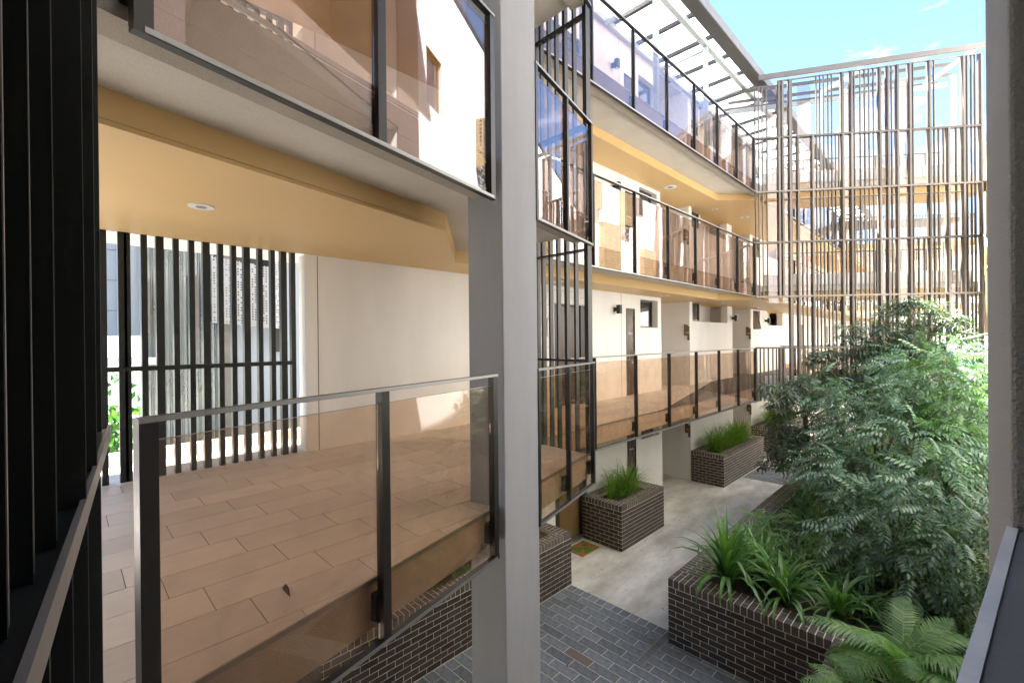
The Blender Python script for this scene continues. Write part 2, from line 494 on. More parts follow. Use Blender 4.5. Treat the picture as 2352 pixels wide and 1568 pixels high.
unit_ys = [(8.85, 12.53, 14.47), (14.47, 18.24, 20.3)]
for lv in range(4):
    z = FL[lv]
    # lobby wall then plain wall up to the first door
    wall_seg(2.37 if lv else -1.5, 7.62, lv)
    # door of flat one
    dw = 7.62, 8.80
    wall_seg(7.62, 8.85, lv, [(7.62, 8.80, 0, 2.30)])
    d = MB().box(WX - .14, WX - .09, 7.80, 8.62, z + .02, z + 2.26).build('door', 'doorgold' if lv == 0 else 'door', gb)
    MB().box(WX - .13, WX - .02, 7.64, 7.79, z, z + 2.29).box(WX - .13, WX - .02, 8.63, 8.78, z, z + 2.29).build('door_frame', 'winframe', d)
    MB().box(WX - .09, WX - .05, 8.50, 8.53, z + 1.0, z + 1.14).build('handle', 'edge', d)
    MB().box(WX - .5, WX - .2, 7.5, 8.9, z, z + 2.5).build('hall_wall', 'winframe', gb)
    # meters cupboard and small window
    wall_seg(8.85, 12.53, lv, [(10.59, 11.03, 0.0, 2.32), (11.33, 12.33, 1.82, 2.60)])
    d = MB().box(WX - .05, WX - .012, 10.60, 11.02, z + .01, z + 2.31).build('meter_cupboard_door', 'door', gb)
    MB().box(WX - .012, WX + .012, 10.59, 10.61, z, z + 2.32).box(WX - .012, WX + .012, 11.01, 11.03, z, z + 2.32).box(WX - .012, WX + .012, 10.61, 11.01, z + 2.30, z + 2.32).build('door_frame', 'winframe', d)
    hb = MB().tube([(WX - .01, 10.93, z + .98), (WX + .045, 10.93, z + .98), (WX + .045, 10.93, z + 1.16), (WX - .01, 10.93, z + 1.16)], [.008] * 4, 6).build('handle', 'edge', d)
    MB().hexa([(WX - .012, 10.90, z + .85), (WX - .004, 10.90, z + .85), (WX - .004, 10.96, z + .85), (WX - .012, 10.96, z + .85), (WX - .012, 10.90, z + .91), (WX - .004, 10.90, z + .91), (WX - .004, 10.96, z + .91), (WX - .012, 10.96, z + .91)]).build('lock', 'edge', d)
    text_obj('Meters', .075, 'white', d, face_px(WX - .008, 10.81, z + 1.66))
    window(11.33, 12.23, z + 1.82, z + 2.60, WX - .12)
    # recess
    MB().box(-8.2, WX - .25, 12.40, 12.53, z, z + HB[lv]).build('return_wall', 'render', gb)
    MB().box(-8.4, -8.2, 12.4, 14.6, z, z + HB[lv]).build('recess_wall', 'render', gb)
    MB().box(-8.19, -8.15, 13.0, 13.9, z, z + 2.2).build('door', 'door', gb)
    MB().box(-8.2, WX - .25, 14.47, 14.6, z, z + HB[lv]).build('return_wall', 'render', gb)
    MB().box(WX - .25, WX, 14.47, 14.68, z, z + HB[lv]).build('wall', 'render', gb)
    wall_seg(14.68, 18.24, lv, [(14.68, 17.75, 2.07, HB[lv])])
    # deep high opening with a window at its near end
    MB().box(WX - .8, WX - .7, 14.6, 17.9, z + 2.0, z + HB[lv]).box(WX - .7, WX - .25, 14.6, 17.9, z + 1.95, z + 2.067).build('reveal', 'render', gb)
    window(14.70, 15.75, z + 2.08, z + 2.74, WX - .22)
    MB().box(WX - .7, WX - .2, 15.76, 15.84, z + 2.07, z + HB[lv]).build('reveal', 'render', gb)
    MB().box(-8.2, WX - .25, 18.12, 18.24, z, z + HB[lv]).build('return_wall', 'render', gb)
    MB().box(-8.4, -8.2, 18.1, 20.4, z, z + HB[lv]).build('recess_wall', 'render', gb)
    MB().box(-8.19, -8.15, 18.8, 19.7, z, z + 2.2).build('door', 'door', gb)
    MB().box(-8.2, WX - .25, 20.3, 20.42, z, z + HB[lv]).build('return_wall', 'render', gb)
    wall_seg(20.3, 26.0, lv, [(20.62, 21.5, 1.86, 2.66), (22.5, 24.9, 2.07, HB[lv])])
    window(20.62, 21.5, z + 1.86, z + 2.66, WX - .12, awning=True)
    MB().box(WX - .8, WX - .6, 22.3, 25.0, z + 1.9, z + HB[lv]).box(WX - .6, WX - .25, 22.3, 25, z + 1.95, z + 2.067).build('reveal', 'render', gb)
    wall_seg(26.0, 46, lv, [(28, 29, 0, 2.2), (30.5, 31.6, 1.2, 2.4), (34, 35, 0, 2.2), (37, 38, 1.2, 2.4)])
    MB().box(WX - .4, WX - .3, 27, 39, z, z + 2.6).build('dark_room', 'winframe', gb)

MB().box(-8.75, -8.45, 7.0, 46, 0, 12.6).build('light_block_rear_wall', 'render', gb)  # unseen wall added to block light coming through from behind
# vertical control joints
for lv in (1, 2, 3):
    for yy in (2.53, 10.35):
        MB().box(WX, WX + .003, yy, yy + .008, FL[lv], FL[lv] + HB[lv] - .01).build('control_joint', 'grout', gb)

# wall tiles round the first doors
wt = unit_cube('wall_tile', 'wtile')
for lv in (1, 2):
    z = FL[lv]
    MB().box(WX, WX + .012, 7.10, 7.62, z, z + 2.69).box(WX, WX + .012, 7.62, 8.84, z + 2.31, z + 2.69).build('tile_backing', 'grout', gb)
    k = 0
    for c in range(4):
        y = 7.105 + c * .13
        zz = z + (.0 if c % 2 else -.15)
        while zz < z + 2.68:
            a, b_ = max(zz, z), min(zz + .295, z + 2.685)
            inst('wall_tile', wt, (WX + .012, y + .062, (a + b_) / 2), 0, (.014, .124, b_ - a), gb); zz += .30
    for c in range(9):
        y = 7.625 + c * .135
        cut = .15 if c % 2 else .27
        inst('wall_tile', wt, (WX + .012, y + .064, z + 2.315 + cut / 2), 0, (.014, .128, cut), gb)
        inst('wall_tile', wt, (WX + .012, y + .064, z + 2.32 + cut + (.365 - cut) / 2), 0, (.014, .128, .36 - cut), gb)

# floors, slabs
poly_lobby = [(-6.6, -1.5), A(-1.75, -.07), A(AL, -.07), (-4.52, A(AL, -.07)[1]), (-4.52, 14.72)]
def floor_poly(lv):
    # outline of slab incl. lobby, gallery and walkway to the bridge
    return [(-8.4, -1.5), A(-1.7, -.09), A(AL, -.09), (GX - .09, A(AL, -.09)[1]), (GX - .09, 46), (-8.4, 46)]
for lv in (1, 2, 3):
    z = FL[lv]
    sl = MB().prism(floor_poly(lv), z - .19, z - .012).build('floor_slab', 'slab', gb)
    MB().prism([(-8.39, -1.49), A(-1.7, -.10), A(AL, -.10), (GX - .10, A(AL, -.10)[1] - .01), (GX - .10, 45.9), (-8.39, 45.9)], z - .203, z - .191).build('slab_soffit', 'soffit', gb)
    # edge beam seen through the glass
    mb = MB()
    p, q = A(-1.7, -.19), A(AL, -.19)
    mb.bar((p[0], p[1], z - .17), (q[0], q[1], z - .17), .19, .28)
    mb.box(-4.73, GX - .092, 5.05, 45.8, z - .31, z - .03)
    mb.build('edge_beam', 'slab', gb)
    MB().bar((A(-1.7, -.075)[0], A(-1.7, -.075)[1], z + .004), (A(AL, -.075)[0], A(AL, -.075)[1], z + .004), .012, .03).box(GX - .09, GX - .078, 5.05, 45.8, z - .01, z + .018).build('edge_angle', 'edge', gb)
    # ochre ceiling box below the slab (above storey lv-1)
    zc = z - .40
    F = lambda s_: A(s_, -1.03)
    pts = [(-6.39 if lv > 0 else -6.3, -1.5), F(-1.75), F(3.13), (-5.55, 4.30), (-5.52, 14.55), (-4.62, 15.45), (-4.62, 45.9), (-8.3, 45.9), (-8.3, 5.3), (-6.39, 5.3)]
    MB().prism(pts, zc, zc + .03).build('ceiling', 'yellow', gb)
    fs = MB()
    chain = [F(-1.75), F(3.13), (-5.55, 4.30), (-5.52, 14.55), (-4.62, 15.45), (-4.62, 45.9)]
    for a, b_ in zip(chain[:-1], chain[1:]): fs.bar((*a, zc + .114), (*b_, zc + .114), .02, .166)
    fs.build('fascia', 'yellow', gb)

# tiled floors (storey one seen from above)
fl = MB().prism([(-8.2, -1.45), A(-1.7, -.10), A(AL, -.10), (GX - .105, A(AL, -.10)[1] - .01), (GX - .105, 45), (-8.2, 45)], 3.089, 3.094).build('floor', 'grout', kind='structure')
tag(fl, 'grey porcelain tiled gallery and lobby floor on the first storey')
a_in0, a_in1 = A(-1.7, -.105), A(AL, -.105)
stf = MB(); ntile = 0
for i in range(-12, 8):
    x0 = -3.32 + .335 * i
    if x0 < -8.1 or x0 > -1.6: continue
    off = (.605 + .168 * i) % .667
    y = -2.2 + off - (-2.2 + off) % .667 + ((.605 + .168 * i) % .667) - .667
    while y < 30:
        pl_ = [(x0 + .0025, y + .0025), (x0 + .3325, y + .0025), (x0 + .3325, y + .6645), (x0 + .0025, y + .6645)]
        pl_ = [(px_, max(py_, -1.4)) for px_, py_ in pl_]
        if pl_[2][1] > -1.35:
            pl_ = clip(pl_, a_in0, a_in1)            # lobby edge
            if pl_ and y + .66 > A(AL)[1] - .1:
                # beyond the lobby end the floor narrows to the gallery
                lim = GX - .11
                ye = A(AL, -.1)[1] - .02
                if min(p_[0] for p_ in pl_) >= lim - .01:
                    # keep only y<ye
                    pl_ = clip(pl_, (0, ye), (-1, ye))
                    pl_ = [p_ for p_ in pl_ if p_[1] <= ye + 1e-4]
                elif y + .33 > ye:
                    pl_ = clip(pl_, (lim, 0), (lim, 1))
            if len(pl_) > 2:
                ar = abs(sum(pl_[k][0] * pl_[(k + 1) % len(pl_)][1] - pl_[(k + 1) % len(pl_)][0] * pl_[k][1] for k in range(len(pl_)))) / 2
                if ar > .004:
                    cx = sum(p_[0] for p_ in pl_) / len(pl_); cy = sum(p_[1] for p_ in pl_) / len(pl_)
                    if ntile < 290 and x0 > -6.75 and cy < 16:
                        MB().prism([(p_[0] - cx, p_[1] - cy) for p_ in pl_], 0, .007).build('floor_tile', 'tile', fl).location = (cx, cy, 3.094)
                        ntile += 1
                    else: stf.prism(pl_, 3.094, 3.1)
        y += .667
if stf.v: stf.build('floor_tiles', 'tile', fl, kind='stuff')

# ------------------------------------------------------------------ column
def col_poly(inset=0):
    p, q = A(2.68, -.385), A(2.68, .0)
    r_, s_ = A(3.33, .0), A(3.33, -.385)
    return [p, q, r_, s_]
co = MB().prism(col_poly(), -.0, 13.2).build('column', 'column', bevel=.012)
tag(co, 'tall grey rendered blade column rising past all storeys between the balustrades', 'column')

# ------------------------------------------------------------------ balustrades
def balustrade(name, label, group, P, s_list, z, gap=.10, glass='glass', posts=None, depth=.055, h=1.6, pw=.028, brackets=True, post_off=0):
    """P(s,off)->xy ; s_list post positions; z = floor level"""
    root = empty(name, label, 'balustrade', (*P(s_list[0]), z - .39), group)
    root.location = (0, 0, 0)
    zt, zb = z + 1.21, z - .385
    s0, s1 = s_list[0], s_list[-1]
    def bx(sa, sb, o0, o1, za, zb_):
        return [(*P(sa, o0), za), (*P(sb, o0), za), (*P(sb, o1), za), (*P(sa, o1), za), (*P(sa, o0), zb_), (*P(sb, o0), zb_), (*P(sb, o1), zb_), (*P(sa, o1), zb_)]
    MB().hexa(bx(s0 - pw / 2 - .003, s1 + pw / 2 + .003, -depth + .005, .012, zt - .022, zt)).build('top_rail', 'bronze', root)
    MB().hexa(bx(s0 - pw / 2 - .003, s1 + pw / 2 + .003, .0125, .016, zt - .02, zt + .001)).build('rail_edge', 'edge', root)
    MB().hexa(bx(s0, s1, .0135, .017, zb + .004, zb + .028)).build('bottom_rail_edge', 'edge', root)
    MB().hexa(bx(s0 - pw / 2 - .003, s1 + pw / 2 + .003, -depth + .012, .013, zb, zb + .03)).build('bottom_rail', 'bronze', root)
    for s_ in s_list:
        p_ = MB().hexa(bx(s_ - pw / 2, s_ + pw / 2, -depth, .010, zb + .031, zt - .023)).build('post', 'bronze', root)
        if brackets: MB().hexa(bx(s_ - .045, s_ + .045, -.115, -depth - .001, z - .25, z - .08)).build('bracket', 'black', p_)
    for a, b_ in zip(s_list[:-1], s_list[1:]):
        MB().hexa(bx(a + pw / 2 + .004, b_ - pw / 2 - .004, -.032, -.022, zb + .032, zt - gap)).build('glass_pane', glass, root)
        MB().hexa(bx(a + pw / 2 + .004, b_ - pw / 2 - .004, -.032, -.022, zt - gap, zt - gap + .003)).build('glass_edge', 'edge', root)
    return root
def Bp(s_, off=0.0): return (GX + off, s_)
def BpR(s_, off=0.0): return (GX + off, s_)
nm = ['', 'first', 'second', 'third']
a_posts = [.05, 1.28, 2.53]; m_posts = [3.34, 4.10, 4.86]
b_posts = [5.04, 6.40, 7.76, 9.12, 10.48, 11.84, 13.2, 14.58]
for lv in (1, 2, 3):
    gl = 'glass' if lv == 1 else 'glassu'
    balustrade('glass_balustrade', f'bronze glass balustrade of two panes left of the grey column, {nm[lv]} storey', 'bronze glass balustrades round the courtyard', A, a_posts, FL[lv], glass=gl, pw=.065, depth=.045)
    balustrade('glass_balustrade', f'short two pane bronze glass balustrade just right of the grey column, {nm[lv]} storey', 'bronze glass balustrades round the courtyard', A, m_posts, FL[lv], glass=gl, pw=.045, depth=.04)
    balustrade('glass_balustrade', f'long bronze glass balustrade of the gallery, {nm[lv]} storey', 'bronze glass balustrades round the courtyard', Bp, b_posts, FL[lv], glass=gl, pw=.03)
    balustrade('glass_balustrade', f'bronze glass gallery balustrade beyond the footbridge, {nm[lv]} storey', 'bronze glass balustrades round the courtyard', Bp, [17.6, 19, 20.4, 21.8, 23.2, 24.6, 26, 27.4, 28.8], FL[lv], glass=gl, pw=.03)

# ------------------------------------------------------------------ vertical fin screens
def screen(label, P, fins, rails, zlo, zhi, group='vertical fin screens', fm='bronze', postends=True, th=.032, dp=.055):
    root = empty('fin_screen', label, 'screen', (0, 0, 0), group)
    for s_, w_, d_ in fins:
        a = [P(s_ - w_ / 2, -d_ / 2), P(s_ + w_ / 2, -d_ / 2), P(s_ + w_ / 2, d_ / 2), P(s_ - w_ / 2, d_ / 2)]
        MB().prism(a, zlo, zhi).build('fin', fm, root)
    s0 = min(f[0] for f in fins) - .02; s1 = max(f[0] for f in fins) + .02
    for zr, hr, dr_ in rails:
        a = [P(s0, -dr_ / 2), P(s1, -dr_ / 2), P(s1, dr_ / 2), P(s0, dr_ / 2)]
        MB().prism(a, zr - hr / 2, zr + hr / 2).build('rail', fm, root)
    return root
# lobby end screen on the street side, one run per storey
Lp = lambda s_, off=0.0: (-6.5 - off, s_)
lobby_f = [-1.3, -1.15, -1.0, -.86, -.72, -.57, -.42, -.27, -.12, .03, .17, .32, .475, .515, .66, .80, .95, 1.10, 1.245, 1.395, 1.535, 1.68, 1.835, 1.985, 2.12, 2.24]
for lv in (1, 2):
    f_ = [(y, .055 + .018 * ((i * 7) % 3 == 0), .09) for i, y in enumerate(lobby_f)]
    screen(f'black vertical fin screen closing the street end of the lobby, {nm[lv]} storey', Lp, f_, [(FL[lv] + 1.225, .05, .13), (FL[lv] + 2.74, .03, .10), (FL[lv] - .1, .05, .1)], FL[lv] - .3, FL[lv] + 2.99, fm='black')
# screen between the lobby corner and the gallery
Pp = lambda s_, off=0.0: (s_, 4.95 - off)
for lv in (1, 2, 3):
    f_ = [(-4.435, .045, .07), (-4.325, .03, .07), (-4.187, .03, .07), (-4.047, .03, .07), (-3.898, .045, .07), (-3.741, .03, .07), (-3.545, .06, .09)]
    screen(f'short screen of six dark fins and a post right of the column, {nm[lv]} storey', Pp, f_, [(FL[lv] + 2.69, .02, .09), (FL[lv] + 1.22, .03, .12)], FL[lv] - .02, FL[lv] + 2.98)

# ------------------------------------------------------------------ footbridge with its screens
xs = [-.005, .098, .2, .323, .649, .75, .953, 1.014, 1.175, 1.576, 1.696, 1.795, 1.895, 2.014, 2.113, 2.212, 2.389, 2.625, 2.723, 2.879, 2.996, 3.113, 3.23, 3.384, 3.597, 3.712, 3.846, 4.171, 4.267, 4.683, 4.815, 4.928, 5.153, 5.377, 5.545, 5.656, 5.767, 5.859, 5.99]
thick = {.649, .75, .953, 1.176, 1.576, 2.389, 2.625, 3.384, 3.597, 3.846, 4.171, 4.683, 5.153, 5.545, 5.99}
top_skip = {1.175, 1.576, 2.212, 3.0, 4.928, 5.153, 5.377}
def fset(vals, skip=(), deep=1.0):
    out = []
    for v_ in vals:
        if v_ in skip: continue
        t_ = any(abs(v_ - q) < .01 for q in thick)
        out.append((v_, .052 if t_ else .021, (.14 if t_ else .06) * deep))
    return out
def zt_at(s_): return 12.02 if s_ < .6 else 12.16 + .068 * (s_ - .75)
sc = empty('fin_screen', 'tall open fin screen of the footbridge, top run against the sky', 'screen', (0, 0, 0), 'footbridge fin screens')
for s_, w_, d_ in fset(xs, top_skip):
    a = [Cp(s_ - w_ / 2, -d_ / 2), Cp(s_ + w_ / 2, -d_ / 2), Cp(s_ + w_ / 2, d_ / 2), Cp(s_ - w_ / 2, d_ / 2)]
    MB().prism(a, 10.53, zt_at(s_)).build('fin', 'taupe', sc)
p, q = Cp(-.02), Cp(.75); MB().bar((*p, 12.03), (*q, 12.05), .06, .025).build('rail', 'taupe', sc)
p, q = Cp(.62), Cp(6.0); MB().bar((*p, 12.17), (*q, 12.53), .06, .025).build('rail', 'taupe', sc)
runs = [(8.93, 10.49, 'third storey guard height', xs + [2.30, 3.0, 5.05], []),
        (7.43, 8.90, 'between the second and third storeys', xs[::1], []),
        (5.83, 7.40, 'second storey guard height', xs + [1.3, 1.42, 2.5, 3.3, 4.4, 4.55], []),
        (4.33, 5.80, 'above the first storey guard', [x_ for x_ in xs if x_ > .8] + [1.3, 1.42, 4.4, 4.55], []),
        (2.73, 4.29, 'first storey guard behind the foliage', xs + [.45, .55, 1.3, 1.42, 2.5, 3.3, 4.4, 4.55, 5.25], [])]
for zlo, zhi, tx, vals, sk in runs:
    sc = empty('fin_screen', f'taupe fin screen of the footbridge, {tx}', 'screen', (0, 0, 0), 'footbridge fin screens')
    for s_, w_, d_ in fset(vals, sk):
        a = [Cp(s_ - w_ / 2, -d_ / 2), Cp(s_ + w_ / 2, -d_ / 2), Cp(s_ + w_ / 2, d_ / 2), Cp(s_ - w_ / 2, d_ / 2)]
        MB().prism(a, zlo, zhi).build('fin', 'taupe', sc)
    p, q = Cp(-.02), Cp(6.0)
    MB().bar((*p, zhi + .015), (*q, zhi + .015), .12, .05).build('rail', 'taupe', sc)
    if zlo in (8.93,): MB().bar((*Cp(.8), 8.68), (*Cp(5.6), 8.68), .06, .018).build('rail', 'taupe', sc)
    if zlo in (8.93, 5.83):
        for a_, b_ in [(.345, .632), (.745, .95), (1.179, 1.549), (2.405, 2.606), (3.421, 3.577), (3.891, 4.15), (5.242, 5.42)]:
            MB().prism([Cp(a_, .004), Cp(b_, .004), Cp(b_, .012), Cp(a_, .012)], zlo - .2, (12.0 if zlo > 8 else 8.62)).build('glass_strip', 'glassr', sc)

br = empty('footbridge', 'covered footbridge crossing the courtyard with white scalloped edges and ochre underside', 'footbridge', (0, 0, 0))
for lv in (1, 2, 3):
    z = FL[lv]
    q4 = lambda o0, o1, e=.0: [Cp(-.6 - e, o0), Cp(6.05, o0), Cp(6.05, o1), Cp(-.6 - e, o1)]
    def qc(o0, o1):
        pl_ = [Cp(-.8, o0), Cp(6.9, o0), Cp(6.9, o1), Cp(-.8, o1)]
        pl_ = clip(pl_, (-4.52, 10), (-4.52, 0)); return clip(pl_, (.54, 0), (.54, 10))
    MB().prism(qc(.52, 2.0), z - .17, z).build('deck', 'soffit', br)
    MB().prism(qc(.80, 1.95), z - .39, z - .172).build('soffit_box', 'yellow', br)
    # scalloped white edge
    mb = MB(); k = 0; s_ = .42
    while s_ < 6.0:
        pts = [Cp(s_ + .13 - .125 * cos(pi * j / 8), .50 - .07 * sin(pi * j / 8)) for j in range(9)]
        pts += [Cp(s_ + .255, .52), Cp(s_ + .005, .52)]
        mb.prism(pts, z + .0, z + .30); s_ += .26
    mb.prism([Cp(.42, .44), Cp(6.0, .44), Cp(6.0, .53), Cp(.42, .53)], z + .302, z + .33)
    mb.build('scalloped_edge', 'white', br)
    # back guard
    for i in range(9):
        a_ = 1.55 + i * .74
        if a_ > 6: break
        MB().prism([Cp(a_, 1.94), Cp(a_ + .70, 1.94), Cp(a_ + .70, 1.95), Cp(a_, 1.95)], z - .2, z + 1.12).build('glass_pane', 'glass', br)
        MB().prism([Cp(a_ + .705, 1.92), Cp(a_ + .735, 1.92), Cp(a_ + .735, 1.97), Cp(a_ + .705, 1.97)], z - .3, z + 1.2).build('post', 'taupe', br)
    MB().prism([Cp(1.5, 1.92), Cp(6.4, 1.92), Cp(6.4, 1.97), Cp(1.5, 1.97)], z + 1.205, z + 1.235).build('rail', 'taupe', br)
# bridge roof frame
rf = MB()
for o_, zz in ((-.02, .0), (.75, -.03), (1.35, -.06), (1.9, -.02)):
    hh = .145 if o_ < .1 else .09
    rf.bar((*Cp(.1 if o_ < .1 else -.3, o_), 12.30 + zz + (.0 if o_ < .1 else .05)), (*Cp(6.3, o_), 12.76 + zz), .06, hh)
rf.build('roof_beam', 'taupe', br)
rg = MB()
rg.bar((*Cp(-.2, 1.55), 12.08), (*Cp(6.3, 1.55), 12.5), .1, .12)
rg.bar((*Cp(2.15, .6), 9.3), (*Cp(2.15, .6), 12.1), .1, .1, (1, 0, 0)).bar((*Cp(2.15, .6), 12.05), (*Cp(3.0, -.0), 12.38), .09, .09).bar((*Cp(5.2, .9), 12.2), (*Cp(5.9, .0), 12.7), .06, .09)
rg.build('steel_frame', 'galv', br)

# second bridge farther along, seen through the first
b2 = empty('footbridge', 'distant second footbridge seen through the fins of the first', 'footbridge', (0, 0, 0))
Ep = lambda s_, off=0.0: (Cp(s_, off)[0], Cp(s_, off)[1] + 13)
for lv in (2, 3):
    z = FL[lv]
    MB().prism([Ep(-.6, 0), Ep(6.1, 0), Ep(6.1, 1.8), Ep(-.6, 1.8)], z - .3, z).build('deck', 'soffit', b2)
    MB().prism([Ep(-.5, -.03), Ep(6.0, -.03), Ep(6.0, 0), Ep(-.5, 0)], z - .4, z - .1).build('fascia', 'yellow', b2)
    MB().prism([Ep(-.5, -.08), Ep(6.0, -.08), Ep(6.0, -.03), Ep(-.5, -.03)], z + 1.2, z + 1.24).build('rail', 'taupe', b2)
    rnd = random.Random(lv)
    for i in range(40):
        s_ = .05 + i * .15 + rnd.uniform(-.04, .04)
        MB().prism([Ep(s_, -.07), Ep(s_ + .025, -.07), Ep(s_ + .025, -.03), Ep(s_, -.03)], z - .3, z + (1.2 if lv == 3 else 3.0)).build('fin', 'taupe', b2)
mb = MB()
for i in range(9): mb.bar((*Ep(-.3, .1 + i * .25), 10.35 + .01 * i), (*Ep(6, .1 + i * .25), 10.35 + .01 * i), .06, .08)
mb.build('roof_beam', 'taupe', b2)

# ------------------------------------------------------------------ roof canopy over the top gallery
rc = empty('roof_canopy', 'opal roof canopy with dark purlins and galvanised frame over the top gallery', 'canopy', (0, 0, 0))
for i in range(34):
    y = 4.2 + i * 1.16
    MB().box(-6.6, -4.50, y - 1.155, y - .005, 12.66, 12.68).build('roof_sheet', 'opal', rc)
    MB().box(-6.55, -4.72, y - .04, y + .04, 12.56, 12.655).build('purlin', 'bronze', rc)
MB().box(-4.72, -4.42, 3.2, 44, 12.50, 12.655).build('gutter', 'winframe', rc)
MB().box(-4.42, -4.395, 3.2, 44, 12.50, 12.75).build('gutter_edge', 'rail', rc)
MB().box(-4.99, -4.87, 3.2, 44, 12.40, 12.545).box(-6.36, -6.26, 3.2, 44, 12.42, 12.555).build('steel_beam', 'galv', rc)
for i in range(14):
    y = 6.8 + i * 2.75
    if i == 3: continue
    MB().box(-4.98, -4.88, y - .05, y + .05, 9.3, 12.39).build('steel_post', 'galv', rc)
for i in range(14):
    y = 6.8 + i * 2.75
    MB().box(-6.26, -5.0, y - .045, y + .045, 12.30, 12.395).build('cross_beam', 'galv', rc)
lr = MB().prism([(-8.4, -1.5), A(-1.7, -.3), A(AL, -.3), (-6.6, 4.9), (-8.4, 4.9)], 12.58, 12.8).build('roof', 'soffit', gb)
MB().box(-11, -6.62, 4.9, 46, 12.66, 12.9).build('roof', 'soffit', gb)

# ------------------------------------------------------------------ camera-side building (mirrored in the glass)
fb = empty('apartment_block', 'cream sunlit apartment block on the camera side of the courtyard', 'building', (0, 0, 0))
mb = MB()
FX = .60
def fwall(y0, y1, z0, z1, opens):
    ys = sorted({y0, y1, *[o[0] for o in opens], *[o[1] for o in opens]})
    for a, b_ in zip(ys[:-1], ys[1:]):
        zs = [(z0, z1)]
        for o in opens:
            if o[0] <= a + 1e-6 and o[1] >= b_ - 1e-6:
                n_ = []
                for q_ in zs:
                    if o[3] <= q_[0] or o[2] >= q_[1]: n_.append(q_); continue
                    if o[2] > q_[0]: n_.append((q_[0], o[2]))
                    if o[3] < q_[1]: n_.append((o[3], q_[1]))
                zs = n_
        for q_ in zs: mb.box(FX, FX + .25, a, b_, q_[0], q_[1])
fops = [(8.2, 8.98, 10.0, 11.3), (8.2, 8.98, 6.9, 8.2), (12.0, 12.9, 3.9, 5.1), (13.5, 14.3, 3.9, 5.2), (16.6, 17.4, 9.6, 10.8)]
dark_recess = [(2.6, 6.9, 6.3, 8.85), (2.6, 6.9, 9.4, 12.0)]  # recesses added so the facade mirrors darker in the upper glass
fwall(2.2, 46, 0, 13.4, fops + dark_recess)
mb.build('wall', 'render', fb)
MB().box(FX - .03, FX - .001, 2.2, 2.6, 6.0, 13.39).box(FX - .03, FX - .001, 6.9, 7.75, 6.0, 13.39).build('side_shade_panel', 'shade_clad', fb)  # added dark panels, put shade into the facade seen in the glass
MB().box(FX - .03, FX - .001, 2.601, 6.899, 6.0, 6.3).box(FX - .03, FX - .001, 2.601, 6.899, 8.85, 9.4).box(FX - .03, FX - .001, 2.601, 6.899, 12.0, 13.39).build('spandrel_shade_panel', 'shade_clad', fb)
for y0, y1, z0, z1 in dark_recess:
    MB().box(FX + .25, FX + 1.6, y0 - .2, y1 + .2, z1, z1 + .1).build('dark_recess_ceiling', 'soffit', fb)
    MB().box(FX + .25, FX + 1.6, y0 - .2, y1 + .2, z0 - .1, z0).build('dark_recess_floor', 'slab', fb)
    MB().box(FX + 1.6, FX + 1.7, y0 - .2, y1 + .2, z0, z1).box(FX + .25, FX + 1.6, y0 - .2, y0 - .1, z0, z1).box(FX + .25, FX + 1.6, y1 + .1, y1 + .2, z0, z1).build('dark_recess_wall', 'slab', fb)
MB().box(-4.6, 3.2, -1.9, -1.7, 0, 13.15).build('light_blocking_wall', 'slab', fb)  # unseen wall added to keep light off the column's left face
MB().box(-1.2, FX - .03, 1.3, 7.35, 13.25, 13.39).build('added_shade_roof', 'soffit', fb)  # unseen roof added to shade the upper facade
for y0, y1, z0, z1 in fops:
    f = MB(); x = FX + .08
    f.box(x, x + .05, y0, y1, z0, z0 + .05).box(x, x + .05, y0, y1, z1 - .05, z1).box(x, x + .05, y0, y0 + .05, z0 + .05, z1 - .05).box(x, x + .05, y1 - .05, y1, z0 + .05, z1 - .05)
    f = f.build('window', 'signbronze', fb)
    MB().box(x + .02, x + .03, y0 + .05, y1 - .05, z0 + .05, z1 - .05).build('pane', 'pane', f)
    MB().box(x + .15, x + .18, y0 + .05, y1 - .3, z0 + .05, z1 - .05).build('curtain', 'curtain', f)
    MB().box(x + .5, x + .55, y0 - .3, y1 + .3, z0 - .3, z1 + .3).build('room_wall', 'winframe', f)
    MB().box(FX + .0005, FX + .22, y0 - .002, y1 + .002, z1, z1 + .03).build('lintel', 'signbronze', f)
mb = MB()
mb.box(FX - .02, FX + .5, 2.2, 46, 13.4, 13.55)
mb.build('parapet_cap', 'bronze', fb)

def perf_sheet(mb, o, u, v_, nu, nv, rnd, p=.32, solid=1):
    """grid sheet with real square holes: origin o, cell vectors u, v_"""
    o, u, v_ = Vector(o), Vector(u), Vector(v_)
    k = len(mb.v)
    for j in range(nv + 1):
        for i in range(nu + 1): mb.v.append(tuple(o + u * i + v_ * j))
    for j in range(nv):
        for i in range(nu):
            if i % 2 and j % 2 and solid <= i < nu - solid and rnd.random() < p * 2: continue
            a_ = k + j * (nu + 1) + i
            mb.f.append((a_, a_ + 1, a_ + nu + 2, a_ + nu + 1))
rnd = random.Random(11)
hoods = [(14.05, 15.2, 7.13, 8.9), (13.3, 13.95, 9.3, 10.4), (15.4, 16.0, 9.0, 10.6), (16.9, 18.0, 6.6, 8.3), (10.4, 11.0, 6.9, 8.4), (18.6, 19.6, 4.6, 6.4), (19.2, 20.2, 7.6, 10.2), (11.2, 11.9, 9.6, 11.0), (21.5, 22.6, 5.0, 7.5)]
